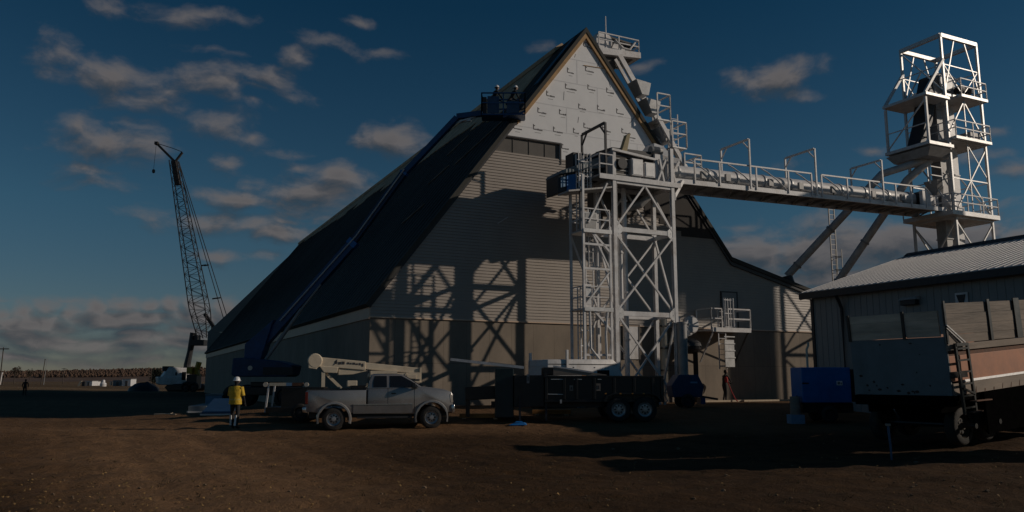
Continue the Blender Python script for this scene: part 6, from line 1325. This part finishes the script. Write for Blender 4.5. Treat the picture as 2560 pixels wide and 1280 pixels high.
m = MB(ko); m.bar(KP(391, 358), KP(384, 424), .035); p = KP(384, 428); m.lathe([(0, -.35), (.22, -.2), (.22, .2), (0, .35)], tuple(p), 'z', 10); m.build('hook_block', M_crane, kr)
yl = thing('loader', 'yellow loader partly hidden beside the crane', 'loader', (at(488, 960, 116).x, 113, g1(-45, 113)), 0)
c_ = at(484, 926, 113); lo = (-yl.location.x, -113, -yl.location.z)
m = MB(lo); a = at(471, 935, 113); b = at(486, 918, 113); m.box(a.x, b.x, 112.2, 113.6, a.z, b.z); m.build('cab_frame', M_yellowpaint, yl, bevel=.08)
m = MB(lo); a = at(494, 940, 113); m.tube([a, at(492, 925, 113), at(496, 912, 113), at(498, 905, 113)], .4, 8); m.build('arm', M_yellowpaint, yl); m = MB(lo); a = at(470, 966, 113); b = at(497, 936, 113); m.box(a.x, b.x, 112.3, 114, a.z - .3, b.z); m.build('chassis', M_black, yl)
for x in (474, 492): p = at(x, 965, 113); wheel(yl, (p.x - yl.location.x, -1.2, .7), .7, .5, rim=M_dark)

# ------------------------------------------------------------------ far objects on the left
def groundat(px, D):
    x = (px - 1280) / FPX * D * .99; return x, D, g1(x, D)
def far_box(label, name, cat, px0, px1, pyt, D, mt, extra=None, dep=3.0, group='sheds and tanks far off by the woods'):
    x0, y, z = groundat(px0, D); x1 = groundat(px1, D)[0]; top = at(px0, pyt, D).z
    R = thing(name, label, cat, ((x0 + x1) / 2, D, z - .1), 0, group); hw = (x1 - x0) / 2; h = top - z + .1
    m = MB(); m.box(-hw, hw, 0, dep, .15, h - .12); m.build('wall', mt, R)
    m = MB(); m.box(-hw - .08, hw + .08, -.08, dep + .08, h - .118, h); m.build('roof', M_galvdull, R)
    m = MB(); m.box(-hw * .3, hw * .3, -.05, -.001, .16, h * .75); m.build('door', M_board, R)
    return R
far_box('white box shed far off, second large pale shape from the left', 'site_shed', 'shed', 215, 233, 952, 215, M_white)
far_box('white ended container far off, nearest the black tarp mound', 'site_container', 'container', 308, 329, 947, 205, M_white)
far_box('long dark sided container far off, joined to the white ended one', 'site_container', 'container', 285, 307, 950, 208, M_graypaint)
far_box('small white hut far off between the shed and the tank', 'site_hut', 'hut', 233, 240, 953, 220, M_white)
far_box('small cream hut far off right of the tank', 'site_hut', 'hut', 277, 287, 953, 230, M_cream)
x, y, z = groundat(261, 200); R = thing('water_tank', 'round white tank far off between the huts', 'tank', (x, y, z), 0, 'sheds and tanks far off by the woods')
m = MB(); m.lathe([(0, 0), (.7, 0), (.75, .4), (.7, .8), (.4, 1.0), (.4, 1.3), (.3, 1.6), (0, 1.65)], (0, 0, 0), 'z', 16); m.build('tank_body', M_white, R, smooth=True); m = MB(); m.lathe([(.76, .38), (.80, .38), (.80, .46), (.76, .46)], (0, 0, 0), 'z', 16); m.build('tank_band', M_galvdull, R)
x, y, z = groundat(202, 190); R = thing('leaning_panel', 'pale panel leaning beside the dark box far off', 'panel', (x, y, z), 0)
m = MB(); m.hexa([(-.6, 0, 0), (-.2, 0, 0), (-.2, .2, 0), (-.6, .2, 0)], [(.1, 0, 1.4), (.5, 0, 1.4), (.5, .2, 1.4), (.1, .2, 1.4)]); m.build('panel', M_cream, R); m = MB(); m.box(.5, 1.2, 0, .8, 0, 1.2); m.build('dark_box', M_dark, R)
x, y, z = groundat(362, 120); R = MB(); rk = random.Random(2); n = 20; vs = []; fs = []
for i, (s, h) in enumerate(((1, 0), (.86, .55), (.6, .95), (.3, 1.2))):
    for k in range(n): a = 2 * pi * k / n; q = s * rk.uniform(.9, 1.1); vs.append((x + 2.3 * q * cos(a), y + 2 * q * sin(a), z - .1 + 1.15 * h * rk.uniform(.9, 1.1)))
for i in range(3):
    for k in range(n): fs.append((i * n + k, i * n + (k + 1) % n, (i + 1) * n + (k + 1) % n, (i + 1) * n + k))
fs.append(tuple(3 * n + k for k in range(n))); R.add(vs, fs); tag(R.build('tarp_mound', M_tarp, smooth=True), 'low mound under a black tarp beside the crane', 'mound')
def pole(label, px, pyt, D, lean=0, arm=None, r=.13, grp='poles standing far off at the left', mt=None):
    x, y, z = groundat(px, D); top = at(px, pyt, D).z - z
    R = thing('utility_pole', label, 'pole', (x, y, z), 0, grp); m = MB(); m.tube([(0, 0, -.2), (lean, 0, top)], [r, r * .7], 8); m.build('post', mt or M_woodpole, R)
    m = MB()
    if arm: m.box(lean - arm, lean + arm, -.08, .08, top - .35, top - .2)
    else: m.lathe([(0, -.1), (r * 1.1, -.1), (r * 1.1, .1), (0, .1)], (lean, 0, top - .05), 'z', 8)
    m.build('crossarm' if arm else 'cap', mt or M_woodpole, R)
pole('dark leaning pole, tallest of the far poles at the left', 105, 898, 210, .6, None, .13); pole('thin pale pole right beside the dark leaning one', 112, 897, 212, .45, None, .08, mt=M_galvdull)
pole('far pole with a crossarm, middle of the left field', 160, 920, 300, 0, .9, .16); pole('pole with a lamp arm cut by the left edge', 2, 868, 130, .1, .9, .10)
pole('short white marker post near the left edge', 3, 932, 150, .25, None, .14, mt=M_white); pole('short dark post beside the white marker post', 10, 930, 152, .25, None, .1)
pole('slim pole left of the conifers by the crane', 373, 922, 240, 0, None, .12); pole('slim pole between the conifers and the black mound', 379, 922, 245, 0, None, .1)
# trees at the far left and the conifer clump
def leafcrown(mb, c, r, h, n, rnd, s=.25):
    for k in range(n):
        a = rnd.uniform(0, 6.28); q = rnd.random() ** .5; zz = rnd.uniform(-1, 1); R_ = r * sqrt(max(0, 1 - zz * zz)) * q
        p = Vector((c[0] + R_ * cos(a), c[1] + R_ * sin(a), c[2] + h * zz)); u = Vector((rnd.uniform(-1, 1), rnd.uniform(-1, 1), rnd.uniform(-1, 1))).normalized(); v = u.orthogonal().normalized()
        l = s * rnd.uniform(.5, 1.3); mb.add([p - u * l, p + v * l * .5, p + u * l, p - v * l * .5], [(0, 1, 2, 3)])
def tree(label, px, pyt, D, r, kind, grp):
    x, y, z = groundat(px, D); top = at(px, pyt, D).z - z; R = thing('conifer' if kind else 'bare_tree', label, 'tree', (x, y, z), 0, grp); rnd = random.Random(int(px * 7))
    m = MB(); m.tube([(0, 0, -.2), (.1, 0, top * .5), (.05, 0, top * .95)], [.22, .15, .04], 7)
    if not kind:
        for k in range(9): a = k * .9; zz = top * rnd.uniform(.35, .7); m.tube([(0.05, 0, zz), (r * .8 * cos(a), r * .8 * sin(a), zz + top * .25)], [.08, .03], 5)
    m.build('trunk', M_woodpole, R)
    m = MB()
    if kind:
        for k in range(10): f = k / 10; leafcrown(m, (0, 0, top * (.18 + .8 * f)), r * (1 - f) + .15, top * .05, 50, rnd, .4)
    else:
        for k in range(8): leafcrown(m, (rnd.uniform(-r, r) * .6, rnd.uniform(-r, r) * .6, top * rnd.uniform(.55, .9)), r * .45, top * .15, 45, rnd, .3)
    m.build('crown', M_conifer if kind else M_leaf, R)
tree('dark bushy tree on the horizon at the far left', 38, 915, 330, 2.2, 0, None); tree('small thin tree on the horizon right of the bushy one', 76, 922, 420, 1.4, 0, None)
for i, (px, py) in enumerate(((384, 918), (388, 924), (393, 919), (399, 921), (404, 926))): tree(['left conifer of the clump by the crane', 'short conifer second in the clump by the crane', 'tall middle conifer of the clump by the crane', 'conifer right of the middle one, partly behind the crane', 'rightmost conifer, behind the crane body'][i], px, py, 330, 1.7, 1, 'conifers beside the crane')
# sheets and boxes lying in the building shade
def flat(label, name, cat, D, px0, px1, py0, py1, mt, dep, thick=.08, slope=0):
    x0 = groundat(px0, D)[0]; x1 = groundat(px1, D)[0]; z = g1((x0 + x1) / 2, D); R = thing(name, label, cat, ((x0 + x1) / 2, D, z), radians(12)); hw = (x1 - x0) / 2
    m = MB(); m.hexa([(-hw, 0, .02), (hw, 0, .02), (hw, dep, .02 + slope), (-hw, dep, .02 + slope)], [(-hw, 0, .02 + thick), (hw, 0, .02 + thick), (hw, dep, .02 + thick + slope), (-hw, dep, .02 + thick + slope)]); m.build('sheet', mt, R)
    m = MB(); m.box(-hw, hw, -.08, -.002, .0, .07); m.box(-hw - .06, -hw - .002, 0, dep, 0, .07); m.build('edge_rail', M_galv, R); return R
flat('long dark steel ramp lying in the shade left of the hi vis person', 'steel_ramp', 'ramp', 33.5, 512, 585, 0, 0, M_navy, 3.2, .1, .5)
flat('flat bluish sheet stack in the building shade, left of the ramp', 'sheet_stack', 'sheets', 37, 478, 520, 0, 0, M_graypaint, 4.0, .28)
x, y, z = groundat(540, 41); R = thing('plastic_crate', 'pale blue crate standing in the building shade behind the ramp', 'crate', (x, y, z), radians(15))
m = MB(); m.box(-.4, .4, -.3, .3, .02, .75); m.build('crate_body', mat('dull_blue_plastic', (.10, .20, .30), .5, 0, .2, 3), R, bevel=.03); m = MB(); m.box(-.43, .43, -.33, .33, .752, .82); m.build('lid', M_graypaint, R)
x, y, z = groundat(2213, 19.3); R = thing('marker_stake', 'thin pale blue steel stake stuck upright in the dirt at the right', 'stake', (x, y, g1(x, y)), 0)
m = MB(); m.tube([(.0, 0, -.2), (-.0, 0, .25), (-.03, 0, .80)], [.018, .026, .032], 8); m.build('shaft', mat('dusty_blue_steel', (.06, .11, .19), .6, .0, .2, 4), R); m = MB(); m.box(-.075, .015, -.045, .045, .80, .85); m.build('head', M_canvas, R)
# pale stick on the ground at the left and tarp corner by the trailer tongue
p = groundat(425, 35.5); R = thing('stick', 'pale crooked stick lying at the edge of the shade on the left', 'stick', p, 0); m = MB(); m.tube([(-.6, .1, .04), (-.1, .05, .06), (.3, -.1, .05), (.45, -.15, .04)], .025, 6); m.build('branch', M_plank, R); m = MB(); m.tube([(.1, -.02, .05), (.2, .12, .1)], .012, 5); m.build('twig', M_plank, R)
p = groundat(1300, 29.8); R = thing('blue_tarp', 'small folded blue tarp on the dirt beside the dump trailer tongue', 'tarp', p, radians(5)); m = MB(); m.hexa([(-.45, -.3, .0), (.2, -.3, .0), (.3, .3, 0), (-.3, .3, 0)], [(-.3, -.2, .05), (.12, -.22, .09), (.2, .2, .07), (-.2, .22, .06)]); m.build('fold', M_deepblue, R); m = MB(); m.hexa([(-.2, -.15, .09), (.1, -.18, .09), (.12, .1, .09), (-.15, .12, .09)], [(-.15, -.1, .13), (.05, -.12, .13), (.06, .06, .12), (-.1, .08, .12)]); m.build('top_fold', M_deepblue, R)
for (px0, px1, D, mt, lab, nm) in ((1150, 1250, 31.6, M_orangewood, 'long orange timber lying on the dirt left of the dump trailer', 'timber'), (1330, 1425, 33.0, M_orangewood, 'orange timber lying under the dump trailer', 'timber')):
    x0, y, z = groundat(px0, D); x1 = groundat(px1, D)[0]; R = thing(nm, lab, 'timber', ((x0 + x1) / 2, D, max(g1(x0, D), g1(x1, D))), radians(3)); hw = (x1 - x0) / 2; m = MB(); m.box(-hw, hw, -.1, .1, .02, .18); m.build('beam', mt, R); m = MB(); m.box(-hw + .1, -hw + .25, -.2, .2, -.1, .018); m.box(hw - .25, hw - .1, -.2, .2, -.1, .018); m.build('bearer', M_plank, R)

# unseen truck added out of frame at the right to cast the foreground shadow
tx, ty = 13.9, 18.5
tr = thing('shadow_truck', 'added white truck just out of view at the right, casting the foreground shadow', 'truck', (tx, ty, g1(tx, ty)), radians(8))
m = MB(); m.box(0, 6.0, -1.2, 1.2, 1.2, 3.8); m.build('grain_box', M_graypaint, tr, bevel=.03); m = MB(); m.prism([(0, 3.8), (6, 3.8), (6, 4.2), (3, 4.6), (0, 4.2)], -1.1, 1.1); m.build('tarp_cover', M_tarp, tr, bevel=.05)
m = MB(); m.prism([(6.2, .8), (9.0, .8), (9.0, 1.6), (7.9, 1.8), (7.5, 2.7), (6.2, 2.8)], -1.1, 1.1); m.build('cab', M_white, tr, bevel=.06); m = MB(); m.prism([(6.4, 1.8), (7.7, 1.8), (7.35, 2.6), (6.4, 2.6)], -1.12, 1.12); m.build('cab_window', M_glass, tr)
m = MB(); m.box(-.2, 8.8, -.5, .5, .7, 1.18); m.build('chassis', M_black, tr)
for s in (-1, 1):
    for x in (.9, 2.1, 7.9): wheel(tr, (x, s * .95, .52), .52, .3, side=s)
